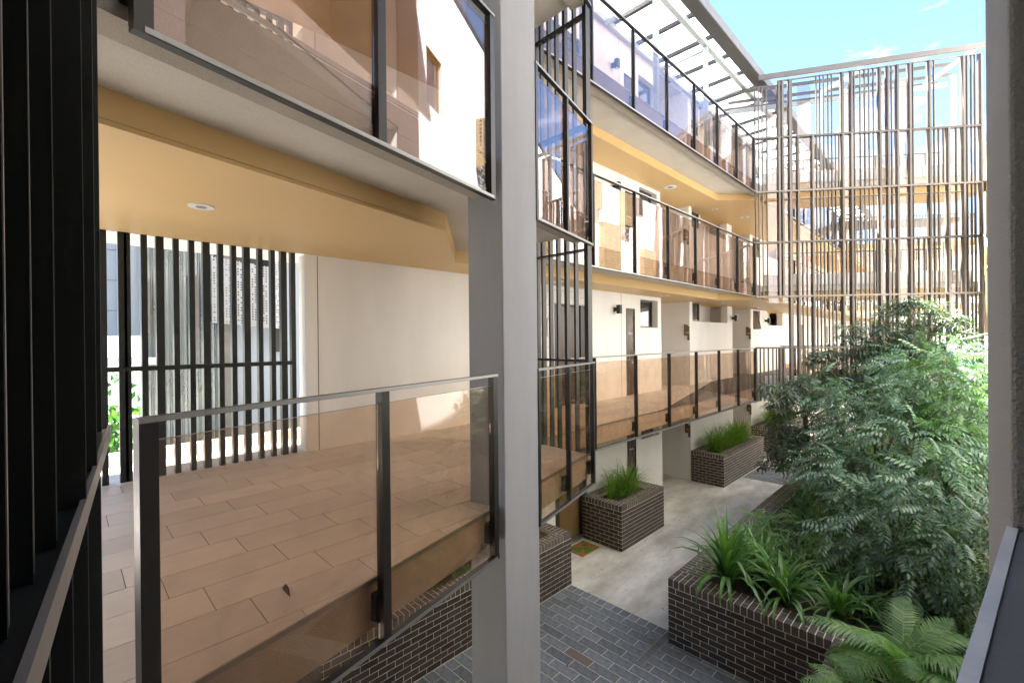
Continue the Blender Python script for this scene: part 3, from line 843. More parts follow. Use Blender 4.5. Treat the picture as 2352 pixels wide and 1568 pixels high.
for i, (y0, y1, z0, z1) in enumerate(hoods):
    h_ = MB(); d_ = .22 + .02 * (i % 3); c_ = .055
    nu, nv, nd = int((y1 - y0) / c_), int((z1 - z0) / c_), int(d_ / c_)
    u = (y1 - y0) / nu; v_ = (z1 - z0) / nv; e = d_ / nd
    perf_sheet(h_, (FX - d_, y0, z0), (0, u, 0), (0, 0, v_), nu, nv, rnd)
    perf_sheet(h_, (FX - d_, y0, z0), (e, 0, 0), (0, 0, v_), nd, nv, rnd)
    perf_sheet(h_, (FX - d_, y1, z0), (e, 0, 0), (0, 0, v_), nd, nv, rnd)
    h_.poly([(FX - d_, y0, z1), (FX - .001, y0, z1), (FX - .001, y1, z1), (FX - d_, y1, z1)])
    h_.build('window_hood', 'gold', fb)
# floor, ceiling and back wall of the lobby the camera stands in
mb = MB().prism([(-.35, -.25), (.1, .2), (.12, 1.2), (3.2, 1.2), (3.2, -4), (-2.0, -4), (-2.15, -.25)], 2.85, 3.1)
mb.build('lobby_floor', 'tile', fb)
MB().prism([(-.3, -.2), (.14, .3), (.30, 2.2), (3.2, 2.2), (3.2, -4), (-2.0, -4), (-2.1, -.2)], 6.0, 6.25).prism([(-.3, -.2), (.14, .3), (.30, 2.2), (3.2, 2.2), (3.2, -4), (-2.0, -4), (-2.1, -.2)], 9.1, 9.35).build('lobby_slab', 'soffit', fb)
MB().box(3.2, 3.4, -4, 2.2, 0, 13.4).box(-2.1, 3.2, -4.2, -4, 0, 13.4).box(.56, 3.2, 2.0, 2.2, 0, 13.4).build('lobby_wall', 'render', fb)
MB().prism([(-.3, -.2), (.14, .3), (.30, 2.2), (3.2, 2.2), (3.2, -4), (-2.0, -4), (-2.1, -.2)], 13.2, 13.5).build('roof', 'soffit', fb)

# ------------------------------------------------------------------ near items round the camera
npil = MB().prism([(.043, 1.0), (.6, 1.0), (.6, 1.5), (.031, 1.55)], 3.1, 13.0).build('pillar', 'render_grey', bevel=.006)
tag(npil, 'close rough grey rendered pillar at the right edge behind the sloping handrail', 'pillar')
hr = empty('handrail', 'broad charcoal handrail capping in the lower right corner meeting the grey pillar', 'handrail', (0, 0, 0))
d = Vector((.046, .467)).normalized()
p0 = Vector((-.03, .30)); p1 = Vector((.0385, 1.0))
nrm = Vector((d.y, -d.x))
def off2(p_, o_): return (p_.x + nrm.x * o_, p_.y + nrm.y * o_)
MB().prism([off2(p0, .012), off2(p1, .012), off2(p1, .19), off2(p0, .19)], 4.292, 4.312).build('capping', 'rail', hr)
MB().prism([off2(p0, 0), off2(p1, 0), off2(p1, .0118), off2(p0, .0118)], 4.262, 4.316).build('rail_edge', 'trim', hr)
# dark screen on the left, right beside the camera
ns = empty('fin_screen', 'black metal fin screen with channel rail at the left edge beside the camera', 'screen', (0, 0, 0))
def NP(x, off=0.0): return (x, -.022 - .0925 * (x + .567) + off)
for x, y1 in ((-.62, -.06), (-.70, -.042), (-.84, -.028), (-.96, -.008), (-1.17, .030), (-1.47, .057), (-2.10, .095)):
    MB().box(x - .006, x + .006, y1 - .24, y1, 4.30, 9.0).build('fin', 'black', ns)
    MB().box(x - .0065, x + .0065, y1, y1 + .0012, 4.31, 9.0).build('fin_edge_highlight', 'edge', ns)  # pale strip painted as light caught on the fin front
MB().prism([NP(-2.17, -.27), NP(-.40, -.27), NP(-.40, -.012), NP(-2.17, -.012)], 4.27, 4.298).build('channel_rail', 'black', ns)
MB().prism([NP(-2.17, -.011), NP(-.40, -.011), NP(-.40, -.002), NP(-2.17, -.002)], 4.268, 4.312).build('rail_edge', 'edge', ns)  # pale strip painted as the highlight along the rail
for x in (-.50, -.60, -.76, -.95, -1.25, -1.60, -2.12):
    y1 = NP(x)[1] - .03
    MB().box(x - .006, x + .006, y1 - .24, y1, 2.7, 4.265).build('lower_fin', 'black', ns)
    MB().box(x - .0065, x + .0065, y1, y1 + .0012, 2.7, 4.262).build('fin_edge_highlight', 'edge', ns)

# ================================================================== brick planters
brick_me = unit_cube('brick', 'brick'); cap_me = unit_cube('cap_brick', 'brickcap')
BL, BH, JN = .229, .074, .012
def brick_face(root, p, q, z0, courses, count, limit, nrm_, rnd, trim=0.0):
    """bricks on the vertical face from p to q, outward normal nrm_"""
    p, q = Vector(p), Vector(q); Ln = (q - p).length; d_ = (q - p) / Ln; ang = math.atan2(d_.y, d_.x)
    rest = MB()
    for c in range(courses):
        zc = z0 + c * (BH + JN) + BH / 2
        s_ = -(BL + JN) / 2 if c % 2 else 0.0
        while s_ < Ln:
            a, b_ = max(s_, trim), min(s_ + BL, Ln)
            if b_ - a > .02:
                mid = p + d_ * ((a + b_) / 2) + Vector(nrm_) * (.001 + rnd.uniform(0, .0018) - .012)
                if count[0] < limit:
                    inst('brick', brick_me, (mid.x, mid.y, zc), ang, (b_ - a, .03, BH), root); count[0] += 1
                else:
                    pa = p + d_ * a + Vector(nrm_) * .003; pb = p + d_ * b_ + Vector(nrm_) * .003; i_ = Vector(nrm_) * -.03
                    rest.prism([pa, pb, pb + i_, pa + i_], zc - BH / 2, zc + BH / 2)
            s_ += BL + JN
    if rest.v: rest.build('bricks', 'brick', root, kind='stuff')
def cap_run(root, p, q, inward, width, z0, z1, count, limit, rnd):
    p, q, inward = Vector(p), Vector(q), Vector(inward); Ln = (q - p).length; d_ = (q - p) / Ln; ang = math.atan2(d_.y, d_.x)
    rest = MB(); s_ = -.001; k = 0; pitch = (Ln + .002 + JN) / round((Ln + JN) / (BH + JN))
    while s_ < Ln - .02:
        a, b_ = s_, s_ + pitch - JN
        if width > .3: rows = [(0, .228), (.238, width)] if k % 2 else [(0, .115), (.125, width)]
        else: rows = [(0, width)] if k % 2 else [(0, .13), (.14, width)]
        for r0, r1 in rows:
            m0 = p + d_ * ((a + b_) / 2) + inward * ((r0 + r1) / 2 - .003)
            if count[0] < limit:
                inst('brick', cap_me, (m0.x, m0.y, (z0 + z1) / 2 + rnd.uniform(-.0008, .0008)), ang, (b_ - a, r1 - r0, z1 - z0), root); count[0] += 1
            else:
                c0 = m0 - d_ * ((b_ - a) / 2) - inward * ((r1 - r0) / 2); c1 = m0 + d_ * ((b_ - a) / 2) - inward * ((r1 - r0) / 2)
                rest.prism([c0, c1, c1 + inward * (r1 - r0), c0 + inward * (r1 - r0)], z0, z1)
        s_ += pitch; k += 1
    if rest.v: rest.build('bricks', 'brickcap', root, kind='stuff')
NC = 10
ZC0 = .012 + NC * (BH + JN)
def planter(label, x0, x1, y0, y1, width, faces, caps, limit=290, soil_z=.90, mort_in=.0015):
    root = empty('brick_planter', label, 'planter', ((x0 + x1) / 2, (y0 + y1) / 2, 0), 'dark brick planters')
    root.location = (0, 0, 0)
    rnd = random.Random(label); cnt = [0]
    i_ = mort_in; wd = width
    mb = MB().box(x0 + i_, x1 - i_, y0 + i_, y0 + wd, 0, .983).box(x0 + i_, x1 - i_, y1 - wd, y1 - i_, 0, .983)
    mb.box(x0 + i_, x0 + wd, y0 + wd, y1 - wd, 0, .983).box(x1 - wd, x1 - i_, y0 + wd, y1 - wd, 0, .983)
    mb.build('mortar', 'mortar', root)
    MB().box(x0 + wd, x1 - wd, y0 + wd, y1 - wd, .1, soil_z).build('soil', 'mulch', root)
    fz = {'-y': ((x0, y0), (x1, y0), (0, -1), 0), '+x': ((x1, y0), (x1, y1), (1, 0), .03), '-x': ((x0, y1), (x0, y0), (-1, 0), 0), '+y': ((x1, y1), (x0, y1), (0, 1), 0)}
    for f_ in faces:
        p, q, n_, tr = fz[f_]; brick_face(root, p, q, .012, NC, cnt, limit, n_, rnd, tr)
    cz = {'-y': ((x0, y0), (x1, y0), (0, 1)), '+x': ((x1, y0 + wd + .01), (x1, y1 - wd - .01), (-1, 0)), '-x': ((x0, y0 + wd + .01), (x0, y1 - wd - .01), (1, 0)), '+y': ((x0, y1), (x1, y1), (0, -1))}
    for c_ in caps:
        p, q, n_ = cz[c_]; cap_run(root, p, q, n_, wd, ZC0, .985, cnt, limit, rnd)
    return root
planter('low brick planter under the lobby left of the grey column, its end beside the doormat', -6.36, -5.30, 2.10, 6.78, .23, ['+x', '-y'], ['+x', '-y', '+y', '-x'])
planter('square brick planter with a clump of grass beside the doormat', -6.34, -5.30, 8.55, 10.46, .24, ['-y', '+x'], ['-y', '+x', '+y', '-x'])
planter('middle brick wall planter below the number two sign', -6.34, -5.33, 14.42, 18.24, .24, ['-y', '+x'], ['-y', '+x', '+y', '-x'])
planter('farthest brick wall planter below the number three sign', -6.34, -5.33, 20.15, 24.2, .24, ['-y', '+x'], ['-y', '+x', '+y', '-x'])
# big garden bed
gbed = planter('large dark brick garden bed full of trees and ferns in the courtyard', -3.22, .29, 6.48, 24, .35, ['-y'], ['-x', '-y'], 290, .955)
# lower bed towards the camera
planter('brick garden bed corner with a bright fern at the bottom right', -1.16, .29, 3.2, 6.47, .34, [], ['-x', '+y'], 290, .955)

# doormat
dm = MB().box(-6.24, -5.78, 7.80, 8.42, .001, .016).build('doormat', 'mat', bevel=.004)
tag(dm, 'doormat printed with green leaves on orange in front of the ground floor door', 'doormat')
MB().box(WX - .1, WX + .06, 7.62, 8.80, .0, .035).build('door_sill', 'edge', gb)

# dry litter blown along the path
lt = MB(); rnd = random.Random(77)
for _ in range(150):
    x = rnd.choice([rnd.uniform(-5.25, -3.3), rnd.gauss(-3.4, .12), rnd.gauss(-5.15, .1)]); y = rnd.uniform(3.6, 16)
    if x > -3.26 and y > 6.4: x = -3.3
    if x < -5.28: x = -5.2
    a = rnd.uniform(0, 6.28); l_ = rnd.uniform(.012, .035); w_ = l_ * .35; zz = .010
    c_, s_ = cos(a), sin(a)
    lt.poly([(x - c_ * l_, y - s_ * l_, zz), (x + s_ * w_, y - c_ * w_, zz + .004), (x + c_ * l_, y + s_ * l_, zz + .001), (x - s_ * w_, y + c_ * w_, zz + .005)])
tag(lt.build('leaf_litter', 'bark', kind='stuff'), 'scattered dry leaf litter on the concrete path and slate', 'litter')
# ------------------------------------------------------------------ signs and lights
def door_sign(txt, x, y, z, facing, label, w_=.18, m_='signbronze', tm='white', h_=.53):
    o = empty('door_number_sign', label, 'sign', (0, 0, 0), 'stepped bronze flat number signs')
    t_ = .03
    if facing == '-y':
        pts = [(0, .15), (0, .53), (.12 * w_ / .18, .49), (.12 * w_ / .18, .45), (w_, .45), (w_, 0), (w_ * .62, 0), (w_ * .62, .15)]
        mb = MB(); n = len(pts); k = 0
        mb.v = [(x + p_[0], y - t_, z + p_[1] * h_ / .53) for p_ in pts] + [(x + p_[0], y, z + p_[1] * h_ / .53) for p_ in pts]
        mb.f = [tuple(range(n)), tuple(reversed(range(n, 2 * n)))] + [(i, i + n, (i + 1) % n + n, (i + 1) % n) for i in range(n)]
        mb.build('plate', m_, o)
        text_obj(txt, .085, tm, o, face_my(x + w_ * .55, y - t_ - .001, z + .24))
    else:
        pts = [(0, .15), (0, .50), (.08, .56), (.08, .45), (w_, .45), (w_, 0), (w_ * .55, 0), (w_ * .55, .15)]
        mb = MB(); n = len(pts)
        mb.v = [(x + t_, y + p_[0], z + p_[1]) for p_ in pts] + [(x, y + p_[0], z + p_[1]) for p_ in pts]
        mb.f = [tuple(range(n)), tuple(reversed(range(n, 2 * n)))] + [(i, i + n, (i + 1) % n + n, (i + 1) % n) for i in range(n)]
        mb.build('plate', m_, o)
        text_obj(txt, .085, tm, o, face_px(x + t_ + .001, y + w_ * .5, z + .24))
    return o
door_sign('102', -6.56, 14.47, 4.55, '-y', 'bronze door number sign reading 102 on the first storey wall corner')
door_sign('2', -6.56, 14.47, 1.40, '-y', 'bronze door number sign reading 2 above the middle brick planter', h_=.46)
door_sign('103', -6.55, 20.3, 4.55, '-y', 'bronze door number sign reading 103 farther along the first storey gallery')
door_sign('3', -6.55, 20.3, 1.42, '-y', 'bronze door number sign reading 3 above the farthest brick planter', h_=.46)
door_sign('202', -6.56, 14.47, 7.65, '-y', 'bronze door number sign reading 202 behind the second storey glass')
door_sign('101', WX + .02, 7.36, 4.53, '+x', 'pale stepped door number sign reading 101 on the tiled wall behind the fins', m_='wtile', tm='rail')
def wall_light(x, y, z, lab, face='+x'):
    o = empty('wall_light', lab, 'wall light', (0, 0, 0), 'black box wall lights')
    MB().box(x, x + .10, y - .035, y + .035, z - .05, z + .05).build('arm', 'black', o)
    MB().box(x + .10, x + .20, y - .055, y + .055, z - .11, z + .11).build('lamp_housing', 'black', o, bevel=.003)
    MB().box(x + .12, x + .18, y - .035, y + .035, z - .113, z - .111).build('lens', 'white', o)
    return o
wall_light(WX, 10.02, 5.36, 'black box wall light left of the meters door on the first storey')
wall_light(WX, 10.02, 8.46, 'black box wall light above the second storey glass balustrade')
wall_light(WX, 10.02, 11.56, 'black box wall light on the top gallery wall behind the glass')
wall_light(WX, 22.2, 5.36, 'black box wall light beside the open awning window past sign 103')
wall_light(WX, 18.2, 5.36, 'black box wall light peeping past the corner after sign 102')
bl = MB().box(-6.27, -6.17, 4.93, 5.06, 5.82, 6.24).build('lightbox', 'black')
bl.location = (0, 0, 0); tag(bl, 'tall black box light fixed just under the ochre ceiling left of the column', 'wall light')
def downlight(x, y, z, lab, r_=.11):
    o = empty('downlight', lab, 'downlight', (x, y, z), 'round white ceiling downlights')
    MB().disc((0, 0), r_, -.008, 0, 28).build('trim', 'white', o); MB().disc((0, 0), r_ * .42, -.011, -.0085, 20).build('lens', 'edge', o)
downlight(-4.74, .88, 5.80, 'round white downlight in the ochre lobby ceiling at the left', .10)
dl = [(5.95, 7.35, 5.8, 'first storey round white ceiling light behind the fins', .16), (5.95, 8.3, 5.8, 'small white detector on the first storey ceiling behind the fins', .07), (5.95, 11.9, 5.8, 'first storey round ceiling light beside the small window', .13),
      (5.95, 15.9, 5.8, 'first storey round ceiling light before sign 103', .14), (5.95, 19.6, 5.8, 'first storey far round ceiling light', .12), (5.95, 12.3, 8.9, 'second storey large round ceiling light', .17), (5.95, 15.5, 8.9, 'second storey small round ceiling light', .10), (5.6, 17.3, 8.9, 'second storey round ceiling light near the footbridge', .15)]
for x, y, z, lab, r_ in dl: downlight(-x, y, z, lab, r_)
ex = empty('exit_sign', 'small green exit sign hanging beyond the footbridge', 'sign', (0, 0, 0))
q = Ep(1.5, -.3); MB().bar((q[0], q[1], 9.6), (q[0] + .35, q[1] + .27, 9.6), .03, .17).build('panel', 'greensign', ex)
MB().bar((q[0] + .15, q[1] + .11, 9.7), (q[0] + .15, q[1] + .11, 10.3), .015, .015, (1, 0, 0)).build('hanger', 'white', ex)
# floor leaf
lf = MB(); lf.poly([(-2.76, .965, 3.104), (-2.70, .925, 3.112), (-2.57, .93, 3.105), (-2.67, .955, 3.115)]); lf = lf.build('fallen_leaf', 'soil')
lf.location = (-.24, .01, 0); tag(lf, 'single dry dark leaf lying on the tiled lobby floor', 'leaf')

# ================================================================== neighbours on the street side
nb = empty('neighbour_building', 'pale neighbouring building with corrugated cladding and perforated hood behind the lobby fins', 'building', (0, 0, 0))
mb = MB(); y = 1.0; i = 0; v0 = []
while y < 2.12:
    v0 += [(y, 0), (y + .02, .03), (y + .055, .03), (y + .075, 0)]; y += .09
for a, b_ in zip(v0[:-1], v0[1:]): mb.poly([(-10.5 + a[1], a[0], -1), (-10.5 + b_[1], b_[0], -1), (-10.5 + b_[1], b_[0], 7.3), (-10.5 + a[1], a[0], 7.3)])
mb.build('corrugated_cladding', 'corr', nb)
MB().box(-10.45, -10.40, 1.72, 1.87, 4.2, 5.9).box(-10.45, -10.4, 2.18, 2.42, 1.5, 6.8).box(-10.45, -10.4, 1.02, 1.14, 4.75, 5.75).build('dark_slot', 'rail', nb)
MB().box(-10.9, -10.51, 2.1, 5.2, -1, 7.3).build('panel_wall', 'palewall', nb)
MB().box(-11.4, -10.95, -1.5, 1.0, 4.75, 7.3).box(-10.9, -10.6, .72, 1.05, 4.75, 7.4).build('bay_panel', 'palewall', nb)
for zz in (5.2, 5.75, 6.3): MB().box(-10.945, -10.94, -1.5, 1.0, zz, zz + .012).build('panel_joint', 'rail', nb)
MB().box(-10.95, -9.9, -2, 1.28, 4.24, 4.36).build('canopy_slab', 'white', nb)
hd = MB(); rnd = random.Random(4)
perf_sheet(hd, (-10.1, 2.03, 5.0), (0, .0252, -.0025), (0, 0, .025), 40, 50, rnd, .38)
perf_sheet(hd, (-10.1, 3.04, 4.9), (-.0175, .0163, 0), (0, 0, .025), 24, 73, rnd, .33)
hd.poly([(-10.5, 2.03, 5.0), (-10.5, 3.04, 4.9), (-10.1, 3.04, 4.9), (-10.1, 2.03, 5.0)])
hd.build('perforated_hood', 'perf', nb)
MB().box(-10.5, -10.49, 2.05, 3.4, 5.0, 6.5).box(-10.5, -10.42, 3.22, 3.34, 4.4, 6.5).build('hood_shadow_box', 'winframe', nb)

# ================================================================== vegetation
rng = np.random.default_rng(3)
class Geo:
    def __init__(s): s.V, s.F, s.n = [], [], 0
    def add(s, v, f):
        v = np.asarray(v, float); f = np.asarray(f, int)
        s.V.append(v); s.F.append(f + s.n); s.n += len(v)
    def mesh(s, name, mname):
        V = np.concatenate(s.V); F = np.concatenate(s.F)
        me = bpy.data.meshes.new(name)
        me.vertices.add(len(V)); me.vertices.foreach_set('co', V.ravel())
        me.loops.add(F.size); me.loops.foreach_set('vertex_index', F.ravel())
        me.polygons.add(len(F)); me.polygons.foreach_set('loop_start', np.arange(0, F.size, 4)); me.polygons.foreach_set('loop_total', np.full(len(F), 4))
        me.update(calc_edges=True); me.validate(); me.materials.append(MT[mname]); return me
    def build(s, name, mname, parent=None, kind=None):
        o = bpy.data.objects.new(name, s.mesh(name, mname)); link(o, parent)
        if kind: o['kind'] = kind
        return o

def leaflet(base, d_, nrm_, ln, wd, fold=.25, droop=.15):
    """folded leaf of 4 quads"""
    d_ = d_ / np.linalg.norm(d_); sd_ = np.cross(d_, nrm_); sd_ /= np.linalg.norm(sd_) + 1e-9; u = np.cross(sd_, d_)
    mid = base + d_ * ln * .45; tip = base + d_ * ln - u * ln * droop
    w_ = wd / 2
    v = [base, base + d_ * ln * .04, mid + sd_ * w_ + u * w_ * fold, mid, mid - sd_ * w_ + u * w_ * fold, tip, base + d_ * ln * .78 + sd_ * w_ * .55 - u * ln * droop * .5, base + d_ * ln * .78 - sd_ * w_ * .55 - u * ln * droop * .5]
    return v, [(0, 2, 3, 0 + 1), (0, 1, 3, 4), (3, 2, 6, 5), (3, 5, 7, 4)]

def compound_leaf(n=6, ln=.36, ll=.10, lw=.032, curl=.5, rr=None):
    """pinnate leaf along +X, up +Z"""
    G = Geo(); rr = rr or np.random.default_rng(1)
    prev = None
    for i in range(n + 1):
        t_ = (i + 1) / (n + 1)
        x = ln * t_; z = -curl * ln * t_ * t_ * .5
        base = np.array([x, 0, z]); tang = np.array([1, 0, -curl * t_])
        if i == n:
            G.add(*leaflet(base, tang, np.array([0, 0, 1.]), ll * .9, lw))
        else:
            for sg in (-1, 1):
                d_ = np.array([.45 + .3 * t_, sg * 1.0, -.25 - .35 * rr.random()])
                G.add(*leaflet(base, d_, np.array([0, 0, 1.]), ll * (1 - .35 * abs(t_ - .45)) * (.9 + .2 * rr.random()), lw))
        if prev is not None:
            G.add([prev + [0, -.002, 0], prev + [0, .002, 0], base + [0, .0015, 0], base + [0, -.0015, 0]], [(0, 1, 2, 3)])
        prev = base
    return np.concatenate(G.V), np.concatenate(G.F)

def whorl(n=9, ll=.17, lw=.034, rr=None):
    G = Geo(); rr = rr or np.random.default_rng(2)
    for i in range(n):
        a = 2 * pi * i / n + rr.uniform(-.2, .2); e = rr.uniform(-.45, .35)
        d_ = np.array([cos(a), sin(a), e])
        G.add(*leaflet(d_ * .02, d_, np.array([0, 0, 1.]), ll * rr.uniform(.75, 1.1), lw, droop=.28))
    return np.concatenate(G.V), np.concatenate(G.F)

def rotm(d_, roll=0):
    """matrix with +X -> d_, +Z near up"""
    d_ = d_ / np.linalg.norm(d_); u = np.array([0, 0, 1.]);
    s_ = np.cross(u, d_)
    if np.linalg.norm(s_) < 1e-3: s_ = np.array([0, 1., 0])
    s_ /= np.linalg.norm(s_); u = np.cross(d_, s_)
    s2 = s_ * cos(roll) + u * sin(roll); u2 = -s_ * sin(roll) + u * cos(roll)
    return np.stack([d_, s2, u2], 1)

def tree(name, label, base, blobs, nleaf, kind, trunk_r=.03, leaf_scale=1.0, seed=1, matn='leaf_teal', group='trees in the garden bed', cat='tree'):
    rr = np.random.default_rng(seed)
    root = empty(name, label, cat, base, group); root.location = (0, 0, 0)
    base = np.array(base, float)
    tb = MB()
    zs = max(b_[2] for b_ in blobs)
    # trunk towards the mean of the blobs
    mc = np.mean([np.array(b_[:3]) for b_ in blobs], 0)
    pts = []; rad = []
    for i in range(7):
        t_ = i / 6; p_ = base * (1 - t_) + np.array([mc[0], mc[1], mc[2]]) * t_ + np.array([sin(t_ * 5 + seed) * .05, cos(t_ * 4 + seed) * .05, 0]) * (1 if 0 < i < 6 else 0)
        pts.append(tuple(p_)); rad.append(trunk_r * (1 - .55 * t_))
    tb.tube(pts, rad, 7)
    for b_ in blobs:
        c = np.array(b_[:3]); st = np.array(pts[3]) if c[2] > pts[3][2] else np.array(pts[2])
        md = (st + c) / 2 + np.array([0, 0, .12])
        tb.tube([tuple(st), tuple(md), tuple(c)], [trunk_r * .55, trunk_r * .35, trunk_r * .15], 5)
        for k in range(5):
            e = c + rr.normal(size=3) * np.array(b_[3:6]) * .55
            tb.tube([tuple(c * .6 + md * .4), tuple((c + e) / 2 + [0, 0, .05]), tuple(e)], [trunk_r * .22, trunk_r * .14, trunk_r * .06], 4)
    tb.build('trunk', 'bark', root)
    vars_ = [compound_leaf(6, .34, .105, .036, .35 + .25 * k, rr) if kind == 'pinnate' else whorl(8 + k, .17, .034, rr) for k in range(4)]
    G = Geo(); vol = np.array([b_[3] * b_[4] * b_[5] for b_ in blobs]); vol = vol / vol.sum()
    ub = 0
    for _ in range(nleaf):
        b_ = blobs[rr.choice(len(blobs), p=vol)]
        c = np.array(b_[:3]); rad_ = np.array(b_[3:6])
        v = rr.normal(size=3); v /= np.linalg.norm(v)
        rr_ = rr.uniform(.45, 1.0) ** .6
        p_ = c + v * rad_ * rr_
        n_ = np.sin(p_[0] * 5.1 + seed) + np.sin(p_[1] * 4.3 + 1.7 * seed) + np.sin(p_[2] * 6.1)
        if n_ < -1.15: continue
        d_ = v * np.array([1, 1, .35]) + np.array([0, 0, -.15]) + rr.normal(size=3) * .25
        V, F = vars_[rr.integers(4)]
        R = rotm(d_, rr.uniform(-.4, .4))
        G.add((V * leaf_scale * rr.uniform(.8, 1.15)) @ R.T + p_, F)
    G.build('crown', matn, root)
    return root

tree('garden_tree', 'glossy compound leaved shrub tree nearest the camera in the garden bed', (-.75, 8.6, .88), [(-.85, 8.4, 2.0, .62, .62, .42), (-.30, 8.3, 2.5, .5, .7, .5), (-1.35, 9.2, 2.35, .6, .7, .42), (-.55, 9.3, 2.95, .7, .7, .45), (-.1, 7.8, 1.95, .32, .5, .4), (-1.15, 8.2, 1.7, .5, .5, .3), (-.7, 7.7, 1.6, .5, .4, .3)], 780, 'pinnate', .03, 1.0, 3)
tree('garden_tree', 'broad glossy compound leaved tree in the middle of the garden bed', (-1.35, 10.9, .88), [(-1.3, 10.9, 3.3, .95, .9, .55), (-.6, 10.6, 3.75, .8, .8, .5), (-1.95, 11.2, 2.85, .75, .8, .5), (-.2, 10.9, 3.2, .45, .8, .5), (-1.2, 10.2, 2.7, .8, .7, .45), (-2.1, 10.9, 3.6, .5, .6, .3), (-1.9, 10.2, 2.2, .6, .6, .4), (-.4, 10.2, 4.1, .5, .5, .3)], 1050, 'pinnate', .04, 1.0, 5)
tree('garden_tree', 'tall compound leaved tree with thin reddish trunk at the right of the bed', (-.5, 12.5, .88), [(-.3, 12.3, 3.6, .5, .8, .6), (-.7, 12.6, 4.1, .9, .8, .45), (-.15, 12.6, 2.7, .4, .8, .6), (-1.2, 13.0, 3.5, .8, .8, .6), (-.1, 12.0, 4.3, .35, .5, .4)], 760, 'pinnate', .035, 1.05, 8)
tree('garden_tree', 'dark whorled leaved tree with the highest crown in the garden bed', (-2.0, 12.2, .88), [(-2.35, 12.5, 4.1, .45, .4, .22), (-1.85, 12.7, 4.7, .35, .3, .2), (-1.5, 12.8, 4.3, .5, .4, .25), (-1.1, 12.8, 4.75, .45, .35, .22), (-1.2, 12.9, 5.2, .3, .25, .16), (-.75, 12.8, 5.2, .38, .3, .16), (-.35, 12.8, 4.9, .35, .3, .18), (-.1, 12.7, 4.5, .25, .3, .2), (-2.75, 12.3, 3.4, .45, .4, .3), (-2.0, 12.6, 3.7, .5, .4, .3), (-.8, 12.9, 4.3, .5, .4, .25)], 820, 'whorl', .045, 1.0, 9, 'leaf_dark')
tree('garden_tree', 'dark whorled leaved tree leaning over the path beside the far planter', (-2.55, 12.1, .88), [(-2.85, 11.9, 2.6, .5, .55, .6), (-3.1, 12.2, 1.9, .45, .5, .45), (-2.6, 11.3, 2.0, .45, .5, .4), (-3.45, 12.4, 1.55, .4, .35, .22), (-3.0, 11.5, 3.3, .5, .45, .3)], 380, 'whorl', .04, 1.15, 12, 'leaf_dark')
tree('garden_tree', 'bright backlit young tree beside the camera side facade', (-.2, 10.0, .88), [(-.1, 10.0, 3.5, .32, .6, .4), (-.1, 9.6, 2.8, .3, .5, .5), (-.25, 10.4, 4.0, .35, .5, .3)], 200, 'pinnate', .025, .95, 15, 'leaf_bright')
tree('garden_tree', 'yellow green foliage behind the darker trees near the footbridge', (-1.6, 14.4, .88), [(-1.6, 14.4, 3.4, .9, .6, .6), (-.6, 14.8, 3.3, .8, .6, .8), (-2.4, 14.2, 2.8, .6, .5, .6)], 420, 'pinnate', .03, 1.0, 18, 'leaf_bright')

def blade(G, base, az, lean, ln, wd, droop, rr, fold=.3, seg=6):
    h = np.array([cos(az), sin(az), 0]); sd_ = np.array([-sin(az), cos(az), 0])
    P = np.array(base, float); th = pi / 2 - lean; rows = []
    for i in range(seg + 1):
        t_ = i / seg
        w_ = wd * (min(1, .55 + 1.4 * t_) * (1 - t_ ** 2.2)) / 2 + .0008
        u = np.array([-h[0] * sin(th), -h[1] * sin(th), cos(th)])
        rows.append((P - sd_ * w_ + u * w_ * fold, P.copy(), P + sd_ * w_ + u * w_ * fold))
        P = P + (h * cos(th) + np.array([0, 0, sin(th)])) * ln / seg
        th -= droop * (.4 + 1.2 * t_) / seg * 1.6
    V = [x for r_ in rows for x in r_]; F = []
    for i in range(seg):
        a = i * 3
        F += [(a, a + 1, a + 4, a + 3), (a + 1, a + 2, a + 5, a + 4)]
    G.add(V, F)

rr = np.random.default_rng(21)
strap_vars = []
for k in range(8):
    G = Geo(); blade(G, (0, 0, 0), 0, .15 + .08 * k, 1.0, .075, .7 + .22 * k, rr); strap_vars.append(G.mesh('strap_leaf', 'strap'))
def strap_clump(label, x, y, n, size, seed, z=.945, grp='strap leaved clumps in the garden bed'):
    root = empty('strap_leaf_plant', label, 'plant', (x, y, z), grp)
    r2 = random.Random(seed)
    for i in range(n):
        k = min(7, int(r2.random() ** 1.1 * 8))
        o = inst('leaf', strap_vars[k], (r2.uniform(-.05, .05), r2.uniform(-.05, .05), 0), (0, r2.uniform(-.1, .1), r2.uniform(0, 2 * pi)), (size * r2.uniform(.75, 1.15), size * r2.uniform(.8, 1.1), size * r2.uniform(.75, 1.15)), root)
strap_clump('largest upright strap leaved clump at the front left corner of the garden bed', -2.55, 6.98, 54, 1.12, 1)
strap_clump('second strap leaved clump drooping over the front of the bed', -1.8, 7.0, 46, .86, 2)
strap_clump('third low strap leaved clump behind the bright fern', -1.2, 7.05, 38, .80, 3)
strap_clump('strap leaved clump behind the largest one', -2.2, 7.5, 40, .8, 4)
strap_clump('strap leaved clump along the path edge of the bed', -2.6, 8.1, 36, .7, 5)
strap_clump('strap leaved clump in shade under the nearest tree', -1.5, 7.9, 36, .75, 6)
